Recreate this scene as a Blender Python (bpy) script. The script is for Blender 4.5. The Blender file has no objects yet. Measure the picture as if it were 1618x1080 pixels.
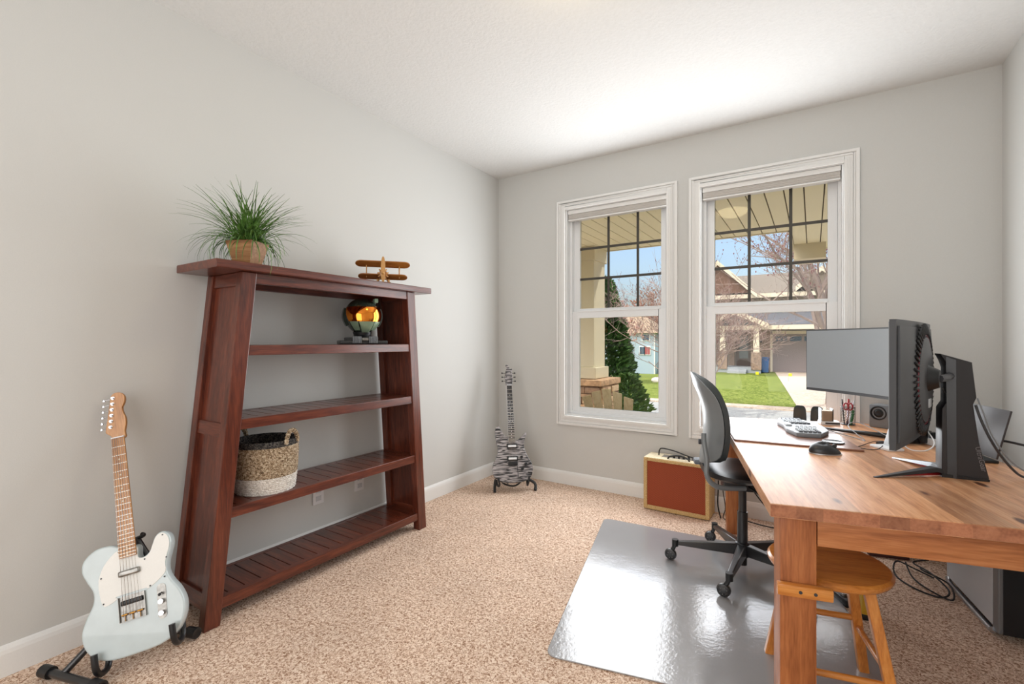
import bpy, bmesh, math, random
from mathutils import Vector, Matrix, Euler, noise
R = math.radians
scene = bpy.context.scene
col = scene.collection
# ------------------------------------------------------------------ camera, world, lights, exposure
cam_d = bpy.data.cameras.new('camera'); cam = bpy.data.objects.new('camera', cam_d); col.objects.link(cam)
cam_d.sensor_width = 36.0; cam_d.lens = 36.0*736.74/1618.0
cam_d.shift_y = 0.0002; cam_d.clip_end = 400; cam_d.clip_start = 0.02
cam.location = (2.478, 0, 1.2144); cam.rotation_euler = (R(90), 0, 0.5723)
scene.camera = cam
vs = scene.view_settings
vs.view_transform = 'Standard'; vs.look = 'None'; vs.gamma = 1.0; vs.exposure = 0.0; vs.use_curve_mapping = False

w = bpy.data.worlds.new('world'); scene.world = w; w.use_nodes = True
wn = w.node_tree; bgn = wn.nodes['Background']
sky = wn.nodes.new('ShaderNodeTexSky'); sky.sky_type = 'NISHITA'; sky.sun_disc = False
sky.sun_elevation = R(52); sky.sun_rotation = R(200); sky.air_density = 1.0; sky.dust_density = 5.0; sky.ozone_density = 1.2
wn.links.new(sky.outputs[0], bgn.inputs[0]); bgn.inputs[1].default_value = 0.30

def light(name, kind, loc, rot, energy, color=(1, 1, 1), size=None, size_y=None):
    l = bpy.data.lights.new(name, kind); o = bpy.data.objects.new(name, l); col.objects.link(o)
    o.location = loc; o.rotation_euler = rot; l.energy = energy; l.color = color
    if kind == 'AREA':
        l.shape = 'RECTANGLE'; l.size = size; l.size_y = size_y or size
    return o
sun = light('sun', 'SUN', (0, 30, 30), (0, 0, 0), 3.5, (1.0, 0.95, 0.86)); sun.data.angle = R(0.6)
sun.rotation_euler = Vector((0.42, 0.62, 1.0)).to_track_quat('Z', 'Y').to_euler()
# daylight entering by the two windows, set just inside the glass
for x, wdt in ((1.13, 0.84), (2.215, 0.86)):
    o = light('window_daylight', 'AREA', (x, 3.60, 1.46), (R(-90), 0, 0), 27, (0.93, 0.965, 1.0), wdt, 1.72)
    o.visible_camera = False
# added fill lamp behind the camera; the rear wall is closed
light('rear_fill_light', 'AREA', (1.75, -1.45, 1.45), (R(90), 0, 0), 46, (1.0, 0.985, 0.975), 2.6, 2.1)

# ------------------------------------------------------------------ helpers
def empty(name, loc=(0, 0, 0), rz=0.0, mat=None):
    o = bpy.data.objects.new(name, None); col.objects.link(o); o.empty_display_size = 0.1
    if mat is not None: o.matrix_world = mat
    else:
        o.location = loc; o.rotation_euler = (0, 0, rz)
        o.matrix_world = Matrix.Translation(loc) @ Matrix.Rotation(rz, 4, 'Z')
    return o
def tag(o, label, cat, group=None, kind=None):
    if label: o['label'] = label
    if cat: o['category'] = cat
    if group: o['group'] = group
    if kind: o['kind'] = kind
    return o
def thing(name, label, cat, loc=(0, 0, 0), rz=0.0, group=None, mat=None):
    return tag(empty(name, loc, rz, mat), label, cat, group)

class MB:
    def __init__(s, M=None): s.v = []; s.f = []; s.M = M or Matrix(); s.sm = []
    def add(s, vs, fs, smooth=False, M=None):
        n = len(s.v); T = s.M @ M if M is not None else s.M
        s.v += [tuple(T @ Vector(p)) for p in vs]
        s.f += [tuple(i+n for i in f) for f in fs]; s.sm += [smooth]*len(fs)
        return s
    def box(s, a, b, M=None):
        x0, y0, z0 = a; x1, y1, z1 = b
        V = [(x0,y0,z0),(x1,y0,z0),(x1,y1,z0),(x0,y1,z0),(x0,y0,z1),(x1,y0,z1),(x1,y1,z1),(x0,y1,z1)]
        return s.add(V, BOXF, False, M)
    def cbox(s, c, d, M=None):
        return s.box([c[i]-d[i]/2 for i in range(3)], [c[i]+d[i]/2 for i in range(3)], M)
    def hexa(s, V): return s.add(V, BOXF)
    def rbox(s, c, d, r=0.004, M=None, seg=2):
        bm = bmesh.new(); bmesh.ops.create_cube(bm, size=1)
        for v in bm.verts: v.co = Vector((v.co.x*d[0]+c[0], v.co.y*d[1]+c[1], v.co.z*d[2]+c[2]))
        bmesh.ops.bevel(bm, geom=bm.edges[:], offset=min(r, min(d)*0.45), segments=seg, affect='EDGES', profile=0.6)
        bm.verts.index_update()
        s.add([v.co[:] for v in bm.verts], [[v.index for v in f.verts] for f in bm.faces], True, M); bm.free(); return s
    def tube(s, pts, r, n=8, cap=True, smooth=True, M=None):
        pts = [Vector(p) for p in pts]; rs = r if isinstance(r, (list, tuple)) else [r]*len(pts)
        V = []; F = []; up = None
        for i, p in enumerate(pts):
            t = (pts[min(i+1, len(pts)-1)]-pts[max(i-1, 0)])
            if t.length < 1e-9: t = Vector((0, 0, 1))
            t.normalize()
            if up is None:
                up = Vector((0, 0, 1)) if abs(t.z) < 0.9 else Vector((1, 0, 0))
            a = (up - t*up.dot(t)); a.normalize(); b = t.cross(a); up = a
            for k in range(n):
                q = 2*math.pi*k/n; V.append(p + (a*math.cos(q)+b*math.sin(q))*rs[i])
        for i in range(len(pts)-1):
            for k in range(n):
                k2 = (k+1) % n; F.append((i*n+k, i*n+k2, (i+1)*n+k2, (i+1)*n+k))
        s.add(V, F, smooth, M)
        if cap:
            m = (len(pts)-1)*n
            s.add([V[k] for k in range(n)], [tuple(reversed(range(n)))], False, M)
            s.add([V[m+k] for k in range(n)], [tuple(range(n))], False, M)
        return s
    def lathe(s, prof, n=24, M=None, smooth=True):
        V = []; F = []
        for (r, z) in prof:
            for k in range(n):
                q = 2*math.pi*k/n; V.append((max(r, 1e-5)*math.cos(q), max(r, 1e-5)*math.sin(q), z))
        for i in range(len(prof)-1):
            for k in range(n):
                k2 = (k+1) % n; F.append((i*n+k, i*n+k2, (i+1)*n+k2, (i+1)*n+k))
        return s.add(V, F, smooth, M)
    def cyl(s, c, r, h, n=20, M=None, axis='z', r2=None):
        r2 = r if r2 is None else r2
        T = Matrix.Translation(c)
        if axis == 'x': T = T @ Matrix.Rotation(R(90), 4, 'Y')
        if axis == 'y': T = T @ Matrix.Rotation(R(-90), 4, 'X')
        if M is not None: T = M @ T
        V = [(r*math.cos(2*math.pi*k/n), r*math.sin(2*math.pi*k/n), 0) for k in range(n)]
        V += [(r2*math.cos(2*math.pi*k/n), r2*math.sin(2*math.pi*k/n), h) for k in range(n)]
        s.add(V, [(k, (k+1) % n, n+(k+1) % n, n+k) for k in range(n)], True, T)
        s.add(V[:n], [tuple(reversed(range(n)))], False, T); s.add(V[n:], [tuple(range(n))], False, T)
        return s
    def prism(s, out, z0, z1, M=None, bev=0.0, seg=3):
        # outline (x, y) counter-clockwise extruded z0..z1, optionally with rounded rims
        n = len(out)
        if bev <= 0:
            V = [(x, y, z0) for x, y in out]+[(x, y, z1) for x, y in out]
            s.add(V, [tuple(reversed(range(n))), tuple(range(n, 2*n))]+[(k, (k+1) % n, n+(k+1) % n, n+k) for k in range(n)], False, M); return s
        rings = []
        P = [Vector(p) for p in out]; N = []
        for i in range(n):
            t = P[(i+1) % n]-P[i-1]; t.normalize(); N.append(Vector((t.y, -t.x)))
        def ring(off, z): return [(P[i].x-N[i].x*off, P[i].y-N[i].y*off, z) for i in range(n)]
        for k in range(seg+1):
            a = math.pi/2*k/seg; rings.append(ring(bev*(1-math.sin(a)), z0+bev*(1-math.cos(a))))
        for k in range(seg+1):
            a = math.pi/2*k/seg; rings.append(ring(bev*(1-math.cos(a)), z1-bev*(1-math.sin(a))))
        V = [p for r_ in rings for p in r_]; F = []
        for j in range(len(rings)-1):
            F += [(j*n+k, j*n+(k+1) % n, (j+1)*n+(k+1) % n, (j+1)*n+k) for k in range(n)]
        s.add(V, F, True, M)
        s.add(rings[0], [tuple(reversed(range(n)))], False, M); s.add(rings[-1], [tuple(range(n))], False, M)
        return s
    def sphere(s, c, r, M=None, nu=16, nv=10):
        r = r if isinstance(r, (tuple, list)) else (r, r, r)
        V = []; F = []
        for j in range(nv+1):
            a = math.pi*j/nv
            for k in range(nu):
                b = 2*math.pi*k/nu
                V.append((c[0]+r[0]*math.sin(a)*math.cos(b), c[1]+r[1]*math.sin(a)*math.sin(b), c[2]-r[2]*math.cos(a)))
        for j in range(nv):
            for k in range(nu): F.append((j*nu+k, j*nu+(k+1) % nu, (j+1)*nu+(k+1) % nu, (j+1)*nu+k))
        return s.add(V, F, True, M)
    def shell(s, fn, nu, nv, M=None):
        # fn(u, v) -> (front point, back point); closed solid sheet
        A = []; B = []
        for j in range(nv+1):
            for i in range(nu+1):
                a, b = fn(i/nu, j/nv); A.append(a); B.append(b)
        W = nu+1; n = len(A); F = []
        for j in range(nv):
            for i in range(nu):
                q = j*W+i; F.append((q, q+1, q+W+1, q+W)); F.append((n+q, n+q+W, n+q+W+1, n+q+1))
        for i in range(nu):
            F.append((i, n+i, n+i+1, i+1)); q = nv*W+i; F.append((q, q+1, n+q+1, n+q))
        for j in range(nv):
            q = j*W; F.append((q, q+W, n+q+W, n+q)); q = j*W+nu; F.append((q, n+q, n+q+W, q+W))
        return s.add(A+B, F, True, M)
    def build(s, name, mat, parent=None, label=None, bevel=0.0, angle=40):
        me = bpy.data.meshes.new(name); me.from_pydata(s.v, [], s.f); me.validate()
        me.polygons.foreach_set('use_smooth', s.sm if len(s.sm) == len(me.polygons) else [False]*len(me.polygons))
        bm = bmesh.new(); bm.from_mesh(me); bmesh.ops.remove_doubles(bm, verts=bm.verts, dist=1e-6)
        bmesh.ops.recalc_face_normals(bm, faces=bm.faces)
        for e in bm.edges:
            if len(e.link_faces) == 2 and e.calc_face_angle(0) > R(angle): e.smooth = False
        bm.to_mesh(me); bm.free()
        me.materials.append(mat)
        o = bpy.data.objects.new(name, me); col.objects.link(o)
        if parent is not None: o.parent = parent
        if label: o['label'] = label
        if bevel:
            m = o.modifiers.new('bevel', 'BEVEL'); m.width = bevel; m.segments = 2; m.limit_method = 'ANGLE'; m.angle_limit = R(35)
        return o
BOXF = [(0,3,2,1),(4,5,6,7),(0,1,5,4),(1,2,6,5),(2,3,7,6),(3,0,4,7)]
def smooth_loop(pts, k=4):
    n = len(pts); out = []
    for i in range(n):
        p0, p1, p2, p3 = [Vector(pts[(i+j-1) % n]) for j in range(4)]
        for a in range(k):
            t = a/k; out.append(tuple(0.5*((2*p1)+(-p0+p2)*t+(2*p0-5*p1+4*p2-p3)*t*t+(-p0+3*p1-3*p2+p3)*t**3)))
    return out
def smooth_path(pts, k=6):
    pts = [Vector(p) for p in pts]; n = len(pts); out = []
    for i in range(n-1):
        p0 = pts[max(i-1, 0)]; p1 = pts[i]; p2 = pts[i+1]; p3 = pts[min(i+2, n-1)]
        for a in range(k):
            t = a/k; out.append(0.5*((2*p1)+(-p0+p2)*t+(2*p0-5*p1+4*p2-p3)*t*t+(-p0+3*p1-3*p2+p3)*t**3))
    out.append(pts[-1]); return out
def copy_tree(o, parent=None):
    c = o.copy(); col.objects.link(c)
    if parent is not None: c.parent = parent
    for ch in list(o.children): copy_tree(ch, c)
    return c
def struct(name, mb, mat, parent=None, bevel=0.0):
    o = mb.build(name, mat, parent, bevel=bevel)
    if parent is None: o['kind'] = 'structure'
    return o

# ------------------------------------------------------------------ materials
def srgb(r, g, b):
    f = lambda c: (c/255/12.92) if c/255 <= 0.04045 else ((c/255+0.055)/1.055)**2.4
    return (f(r), f(g), f(b), 1)
def newmat(name):
    m = bpy.data.materials.new(name); m.use_nodes = True
    return m, m.node_tree, m.node_tree.nodes['Principled BSDF']
def plain(name, c, rough=0.5, metal=0.0, spec=0.5, bump=0.0, bscale=200, var=0.0, coat=0.0, coord='Object'):
    m, t, b = newmat(name); b.inputs['Base Color'].default_value = c; b.inputs['Roughness'].default_value = rough
    b.inputs['Metallic'].default_value = metal; b.inputs['Specular IOR Level'].default_value = spec; b.inputs['Coat Weight'].default_value = coat
    tc = t.nodes.new('ShaderNodeTexCoord'); n = t.nodes.new('ShaderNodeTexNoise'); n.inputs['Scale'].default_value = bscale; n.inputs['Detail'].default_value = 3
    t.links.new(tc.outputs[coord], n.inputs['Vector'])
    r = t.nodes.new('ShaderNodeValToRGB'); v = max(var, 0.015)
    r.color_ramp.elements[0].position = 0.3; r.color_ramp.elements[1].position = 0.7
    r.color_ramp.elements[0].color = [x*(1-v) for x in c[:3]]+[1]; r.color_ramp.elements[1].color = [min(1, x*(1+v)) for x in c[:3]]+[1]
    t.links.new(n.outputs['Fac'], r.inputs['Fac']); t.links.new(r.outputs['Color'], b.inputs['Base Color'])
    if bump:
        bp = t.nodes.new('ShaderNodeBump'); bp.inputs['Strength'].default_value = bump; bp.inputs['Distance'].default_value = 0.002
        t.links.new(n.outputs['Fac'], bp.inputs['Height']); t.links.new(bp.outputs['Normal'], b.inputs['Normal'])
    return m
def wood(name, cols, axis='y', scale=1.0, rough=0.35, coat=0.0, knots=0.0, bump=0.08, grain=14, boards=None):
    m, t, b = newmat(name); L = t.links.new
    tc = t.nodes.new('ShaderNodeTexCoord'); mp = t.nodes.new('ShaderNodeMapping')
    i = 'xyz'.index(axis); sc = [grain*scale]*3; sc[i] = 1.1*scale
    mp.inputs['Scale'].default_value = sc; L(tc.outputs['Object'], mp.inputs['Vector'])
    n1 = t.nodes.new('ShaderNodeTexNoise'); n1.inputs['Scale'].default_value = 1.6; n1.inputs['Detail'].default_value = 7; n1.inputs['Distortion'].default_value = 0.9
    L(mp.outputs['Vector'], n1.inputs['Vector'])
    n2 = t.nodes.new('ShaderNodeTexNoise'); n2.inputs['Scale'].default_value = 9; n2.inputs['Detail'].default_value = 5; L(mp.outputs['Vector'], n2.inputs['Vector'])
    mx = t.nodes.new('ShaderNodeMix'); mx.data_type = 'FLOAT'; mx.inputs[0].default_value = 0.4
    L(n1.outputs['Fac'], mx.inputs[2]); L(n2.outputs['Fac'], mx.inputs[3])
    rp = t.nodes.new('ShaderNodeValToRGB'); cr = rp.color_ramp
    cr.elements[0].position = 0.32; cr.elements[0].color = cols[0]; cr.elements[1].position = 0.68; cr.elements[1].color = cols[-1]
    if len(cols) == 3: e = cr.elements.new(0.5); e.color = cols[1]
    L(mx.outputs[0], rp.inputs['Fac']); out = rp.outputs['Color']
    if boards:   # glued-up boards, each its own tone; boards = (axis across, width)
        ax, wd = boards; sx = t.nodes.new('ShaderNodeSeparateXYZ'); L(tc.outputs['Object'], sx.inputs[0])
        dv = t.nodes.new('ShaderNodeMath'); dv.operation = 'DIVIDE'; dv.inputs[1].default_value = wd; L(sx.outputs['xyz'.index(ax)], dv.inputs[0])
        fl = t.nodes.new('ShaderNodeMath'); fl.operation = 'FLOOR'; L(dv.outputs[0], fl.inputs[0])
        wnn = t.nodes.new('ShaderNodeTexWhiteNoise'); wnn.noise_dimensions = '1D'; L(fl.outputs[0], wnn.inputs['W'])
        hv = t.nodes.new('ShaderNodeHueSaturation'); mr = t.nodes.new('ShaderNodeMapRange'); mr.inputs[3].default_value = 0.76; mr.inputs[4].default_value = 1.18
        L(wnn.outputs['Value'], mr.inputs[0]); L(mr.outputs[0], hv.inputs['Value']); L(out, hv.inputs['Color']); out = hv.outputs['Color']
    if knots:
        mp2 = t.nodes.new('ShaderNodeMapping'); s2 = [9.0]*3; s2[i] = 3.4; mp2.inputs['Scale'].default_value = s2; L(tc.outputs['Object'], mp2.inputs['Vector'])
        vo = t.nodes.new('ShaderNodeTexVoronoi'); vo.inputs['Scale'].default_value = 1.0; L(mp2.outputs['Vector'], vo.inputs['Vector'])
        kr = t.nodes.new('ShaderNodeValToRGB'); kr.color_ramp.elements[0].position = knots*0.6; kr.color_ramp.elements[0].color = (1, 1, 1, 1)
        kr.color_ramp.elements[1].position = knots; kr.color_ramp.elements[1].color = (0, 0, 0, 1); L(vo.outputs['Distance'], kr.inputs['Fac'])
        km = t.nodes.new('ShaderNodeMix'); km.data_type = 'RGBA'; L(kr.outputs['Color'], km.inputs[0]); L(out, km.inputs[6]); km.inputs[7].default_value = srgb(92, 50, 30)
        out = km.outputs[2]
    L(out, b.inputs['Base Color']); b.inputs['Roughness'].default_value = rough; b.inputs['Coat Weight'].default_value = coat; b.inputs['Coat Roughness'].default_value = 0.12
    bp = t.nodes.new('ShaderNodeBump'); bp.inputs['Strength'].default_value = bump; bp.inputs['Distance'].default_value = 0.001
    L(mx.outputs[0], bp.inputs['Height']); L(bp.outputs['Normal'], b.inputs['Normal'])
    return m
def emit(name, c, s):
    m, t, b = newmat(name); b.inputs['Base Color'].default_value = c; b.inputs['Emission Color'].default_value = c; b.inputs['Emission Strength'].default_value = s
    return m
def speckle(name, c1, c2, c3, scale, rough=0.95, bump=0.6, dist=0.006):
    m, t, b = newmat(name); L = t.links.new
    tc = t.nodes.new('ShaderNodeTexCoord'); n = t.nodes.new('ShaderNodeTexNoise'); n.inputs['Scale'].default_value = scale; n.inputs['Detail'].default_value = 2.5; n.inputs['Distortion'].default_value = 1.2
    L(tc.outputs['Object'], n.inputs['Vector'])
    r = t.nodes.new('ShaderNodeValToRGB'); cr = r.color_ramp; cr.elements[0].position = 0.36; cr.elements[0].color = c1; cr.elements[1].position = 0.62; cr.elements[1].color = c3
    e = cr.elements.new(0.48); e.color = c2
    L(n.outputs['Fac'], r.inputs['Fac'])
    n2 = t.nodes.new('ShaderNodeTexNoise'); n2.inputs['Scale'].default_value = 3.0; n2.inputs['Detail'].default_value = 3; L(tc.outputs['Object'], n2.inputs['Vector'])
    hv = t.nodes.new('ShaderNodeHueSaturation'); mr = t.nodes.new('ShaderNodeMapRange'); mr.inputs[1].default_value = 0.3; mr.inputs[2].default_value = 0.7; mr.inputs[3].default_value = 0.93; mr.inputs[4].default_value = 1.06
    L(n2.outputs['Fac'], mr.inputs[0]); L(mr.outputs[0], hv.inputs['Value']); L(r.outputs['Color'], hv.inputs['Color']); L(hv.outputs['Color'], b.inputs['Base Color'])
    b.inputs['Roughness'].default_value = rough; b.inputs['Specular IOR Level'].default_value = 0.15
    bp = t.nodes.new('ShaderNodeBump'); bp.inputs['Strength'].default_value = bump; bp.inputs['Distance'].default_value = dist
    L(n.outputs['Fac'], bp.inputs['Height']); L(bp.outputs['Normal'], b.inputs['Normal'])
    return m

M = {}
M['wall'] = plain('wall_paint', srgb(209, 209, 206), 0.85, bump=0.15, bscale=260, spec=0.25)
M['ceiling'] = plain('ceiling_texture', srgb(226, 226, 224), 0.95, bump=1.6, bscale=60, spec=0.1)
M['trim'] = plain('white_trim', srgb(236, 236, 234), 0.35, spec=0.4)
M['vinyl'] = plain('white_vinyl', srgb(238, 240, 241), 0.3, spec=0.4)
M['carpet'] = speckle('carpet', srgb(158, 122, 98), srgb(216, 184, 160), srgb(246, 226, 208), 105)
REDW = (srgb(56, 24, 17), srgb(94, 43, 28), srgb(124, 62, 40))
for a in 'xyz': M['red_'+a] = wood('red_brown_wood_'+a, REDW, a, 1.6, 0.3, 0.25)
PINE = (srgb(150, 88, 48), srgb(186, 118, 70), srgb(206, 142, 92))
M['pine_y'] = wood('pine_tabletop', (srgb(168, 110, 74), srgb(204, 148, 106), srgb(224, 176, 134)), 'y', 1.2, 0.36, 0.04, knots=0.15, boards=('x', 0.118))
M['pine_x'] = wood('pine_rail', PINE, 'x', 1.4, 0.4, 0.1)
M['pine_yr'] = wood('pine_rail_long', PINE, 'y', 1.4, 0.4, 0.1)
M['pine_z'] = wood('pine_leg', (srgb(140, 78, 38), srgb(176, 106, 58), srgb(196, 128, 76)), 'z', 1.7, 0.42, 0.1)
M['endgrain'] = wood('pine_end_grain', (srgb(140, 84, 58), srgb(172, 112, 80), srgb(188, 128, 94)), 'y', 1.0, 0.4, 0.2, boards=('x', 0.07))
M['stool'] = wood('honey_stool_wood', (srgb(172, 98, 34), srgb(206, 130, 56), srgb(222, 152, 76)), 'x', 2.0, 0.28, 0.4)
M['stool_z'] = wood('honey_stool_leg_wood', (srgb(172, 98, 34), srgb(206, 130, 56), srgb(222, 152, 76)), 'z', 2.0, 0.28, 0.4)
M['black'] = plain('black_plastic', srgb(26, 27, 29), 0.38, spec=0.5)
M['black_metal'] = plain('black_coated_metal', srgb(30, 31, 34), 0.3, spec=0.6, coat=0.3)
M['dark_grey'] = plain('dark_grey_plastic', srgb(58, 59, 62), 0.45)
M['grey'] = plain('grey_plastic', srgb(128, 132, 136), 0.4)
M['lgrey'] = plain('light_grey_plastic', srgb(196, 200, 204), 0.4)
M['white'] = plain('white_plastic', srgb(232, 233, 235), 0.4)
M['chrome'] = plain('chrome', srgb(205, 205, 208), 0.18, 1.0)
M['worn_metal'] = plain('worn_nickel', srgb(150, 148, 144), 0.33, 1.0, bscale=60, var=0.25)
M['alu'] = plain('brushed_aluminium', srgb(186, 190, 195), 0.32, 0.9, bscale=300, var=0.06)
M['brass'] = plain('brass', srgb(190, 140, 70), 0.3, 1.0)
M['cable'] = plain('cable_rubber', srgb(24, 24, 26), 0.5)
M['red'] = plain('red_plastic', srgb(168, 34, 40), 0.35)
M['green'] = plain('green_plastic', srgb(40, 120, 70), 0.4)
M['yellow'] = plain('yellow_plastic', srgb(206, 160, 40), 0.4)

def glass_mat():
    m, t, b = newmat('window_glass'); t.nodes.remove(b); L = t.links.new; out = [n for n in t.nodes if n.type == 'OUTPUT_MATERIAL'][0]
    tr = t.nodes.new('ShaderNodeBsdfTransparent'); gl = t.nodes.new('ShaderNodeBsdfGlossy'); gl.inputs['Roughness'].default_value = 0.0
    fr = t.nodes.new('ShaderNodeFresnel'); fr.inputs['IOR'].default_value = 1.24; mx = t.nodes.new('ShaderNodeMixShader')
    tr.inputs['Color'].default_value = (0.97, 0.985, 0.98, 1)
    L(fr.outputs[0], mx.inputs[0]); L(tr.outputs[0], mx.inputs[1]); L(gl.outputs[0], mx.inputs[2]); L(mx.outputs[0], out.inputs['Surface']); return m
M['glass'] = glass_mat()

# ------------------------------------------------------------------ room shell
RW, RD, RH, RY = 3.355, 3.613, 2.74, -1.6        # width, window wall y, height, rear wall y
struct('floor', MB().box((-0.1, RY-0.1, -0.12), (RW+0.1, RD+0.15, 0)), M['carpet'])
struct('ceiling', MB().box((-0.1, RY-0.1, RH), (RW+0.1, RD+0.17, RH+0.12)), M['ceiling'])
struct('wall_left', MB().box((-0.12, RY, 0), (0, RD, RH)), M['wall'])
struct('wall_right', MB().box((RW, RY, 0), (RW+0.12, RD, RH)), M['wall'])
struct('wall_rear', MB().box((-0.12, RY-0.12, 0), (RW+0.12, RY, RH)), M['wall'])
OP = [(0.70, 1.56), (1.786, 2.646)]; OZ0, OZ1 = 0.592, 2.352
T1 = RD+0.16
b = MB()
b.box((-0.12, RD, -0.1), (RW+0.12, T1, OZ0)); b.box((-0.12, RD, OZ1), (RW+0.12, T1, RH+0.1))
b.box((-0.12, RD, OZ0), (OP[0][0], T1, OZ1)); b.box((OP[0][1], RD, OZ0), (OP[1][0], T1, OZ1)); b.box((OP[1][1], RD, OZ0), (RW+0.12, T1, OZ1))
struct('wall_back', b, M['wall'])
def base_prof(x): return [(0.0, 0.0), (0.015, 0.0), (0.015, 0.082), (0.012, 0.096), (0.006, 0.106), (0.0, 0.111)]
def extr(prof, p0, p1, nrm):
    b = MB(); V = []; p0 = Vector(p0); p1 = Vector(p1); n = Vector(nrm)
    for p in (p0, p1):
        for (d, z) in prof: V.append(p+n*d+Vector((0, 0, z)))
    k = len(prof); F = [tuple(range(k)), tuple(reversed(range(k, 2*k)))]+[(i, i+k, (i+1) % k+k, (i+1) % k) for i in range(k)]
    return b.add(V, F)
struct('baseboard_left', extr(base_prof(0), (0, RY, 0), (0, RD, 0), (1, 0, 0)), M['trim'])
struct('baseboard_back', extr(base_prof(0), (0.015, RD, 0), (RW-0.015, RD, 0), (0, -1, 0)), M['trim'])
struct('baseboard_right', extr(base_prof(0), (RW, RY, 0), (RW, RD, 0), (-1, 0, 0)), M['trim'])

# windows: double hung, grille in the upper sash, raised shade at the top
def frame_boxes(b, x0, x1, z0, z1, w, y0, y1, wb=None, wt=None):
    wb = wb or w; wt = wt or w
    b.box((x0, y0, z0), (x0+w, y1, z1)); b.box((x1-w, y0, z0), (x1, y1, z1))
    b.box((x0+w, y0, z0), (x1-w, y1, z0+wb)); b.box((x0+w, y0, z1-wt), (x1-w, y1, z1))
def window(n, x0, x1, c0, c1, grid):
    root = empty('window_%d' % n, ((x0+x1)/2, RD, OZ0)); root['kind'] = 'structure'
    Mi = Matrix.Translation((-(x0+x1)/2, -RD, -OZ0))
    # stepped picture-frame casing
    b = MB(Mi)
    for (o, i, d) in ((0.0, 0.078, 0.012), (0.0, 0.018, 0.021), (0.024, 0.034, 0.017), (0.050, 0.078, 0.018), (0.060, 0.078, 0.022)):
        frame_boxes(b, c0+o, c1-o, 0.5135+o, 2.421-o, i-o, RD-d, RD+0.001)
    b.build('casing', M['trim'], root, bevel=0.002)
    b = MB(Mi); frame_boxes(b, x0, x1, OZ0, OZ1, 0.012, RD, T1)
    frame_boxes(b, x0+0.012, x1-0.012, OZ0+0.012, OZ1-0.012, 0.02, RD+0.055, T1, wb=0.022)
    b.build('window_frame', M['vinyl'], root, bevel=0.0015)
    zu0, zl1 = 1.468, 1.478
    b = MB(Mi); a0, a1 = x0+0.03, x1-0.03
    frame_boxes(b, a0, a1, zu0, OZ1-0.03, 0.052, RD+0.105, RD+0.135, wb=0.035)
    up = b.build('upper_sash', M['vinyl'], root, bevel=0.002)
    MB(Mi).box((a0+0.05, RD+0.118, zu0+0.03), (a1-0.05, RD+0.121, OZ1-0.08)).build('pane', M['glass'], up)
    b = MB(Mi)
    for gx in grid: b.box((gx-0.010, RD+0.114, zu0+0.034), (gx+0.010, RD+0.1175, OZ1-0.082))
    for gz in (1.757, 2.018): b.box((a0+0.051, RD+0.1135, gz-0.010), (a1-0.051, RD+0.117, gz+0.010))
    b.build('grille', M['grille'], up)
    b = MB(Mi); frame_boxes(b, a0, a1, OZ0+0.022, zl1, 0.062, RD+0.068, RD+0.1, wb=0.045, wt=0.058)
    b.box((a0+0.05, RD+0.062, zl1-0.006), (a1-0.05, RD+0.075, zl1+0.006))
    lo = b.build('lower_sash', M['vinyl'], root, bevel=0.002)
    MB(Mi).box((a0+0.06, RD+0.083, OZ0+0.066), (a1-0.06, RD+0.086, zl1-0.056)).build('pane', M['glass'], lo)
    # sash lock
    MB(Mi).cbox(((x0+x1)/2, RD+0.083, zl1+0.008), (0.05, 0.02, 0.012)).build('sash_lock', M['vinyl'], root, bevel=0.002)
    # raised cellular shade
    sh = thing('window_shade', 'raised white pleated shade stacked at the top of the %s window' % ('left' if n == 1 else 'right'), 'window shade', ((x0+x1)/2, RD, 2.25))
    Ms = Matrix.Translation((-(x0+x1)/2, -RD, -2.25))
    MB(Ms).rbox(((x0+x1)/2, RD+0.030, 2.322), (x1-x0-0.03, 0.045, 0.034), 0.004).build('headrail', M['trim'], sh)
    b = MB(Ms)
    for k in range(6): b.rbox(((x0+x1)/2, RD+0.030, 2.300-k*0.0065), (x1-x0-0.035, 0.036-0.004*(k % 2), 0.006), 0.002)
    b.build('pleated_fabric', M['shade'], sh)
    MB(Ms).rbox(((x0+x1)/2, RD+0.030, 2.256), (x1-x0-0.034, 0.04, 0.011), 0.003).build('bottom_rail', M['trim'], sh)
M['grille'] = plain('bronze_grille', srgb(62, 58, 50), 0.45)
M['shade'] = plain('shade_fabric', srgb(205, 200, 194), 0.9)
window(1, OP[0][0], OP[0][1], 0.621, 1.629, (1.04, 1.289))
window(2, OP[1][0], OP[1][1], 1.7126, 2.7257, (2.098, 2.353))

# dome lamp on the ceiling, just above the frame
t = thing('ceiling_lamp', 'round frosted dome lamp on the ceiling', 'ceiling lamp', (1.71, 1.62, RH))
MB().lathe([(0.0, -0.0), (0.175, -0.0), (0.178, -0.012), (0.165, -0.022), (0.0, -0.022)], 32).build('lamp_base', M['white'], t)
MB().lathe([(0.155, -0.022), (0.158, -0.04), (0.14, -0.065), (0.1, -0.085), (0.05, -0.096), (0.0, -0.099)], 32).build('lamp_shade', emit('lamp_glow', (1, 0.80, 0.46, 1), 14.0), t)

# wall outlets behind the shelf
for y, lb in ((1.709, 'white wall outlet low behind the shelf, nearer the basket'), (2.008, 'white wall outlet low behind the shelf, nearer the far post')):
    t = thing('wall_outlet', lb, 'outlet', (0.0, y, 0.31), 0, 'wall outlets')
    MB().rbox((0.004, 0, 0), (0.008, 0.072, 0.115), 0.003).build('cover_plate', M['white'], t)
    MB().cbox((0.0085, 0, 0.024), (0.003, 0.034, 0.028)).cbox((0.0085, 0, -0.024), (0.003, 0.034, 0.028)).build('socket', M['lgrey'], t)
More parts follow.
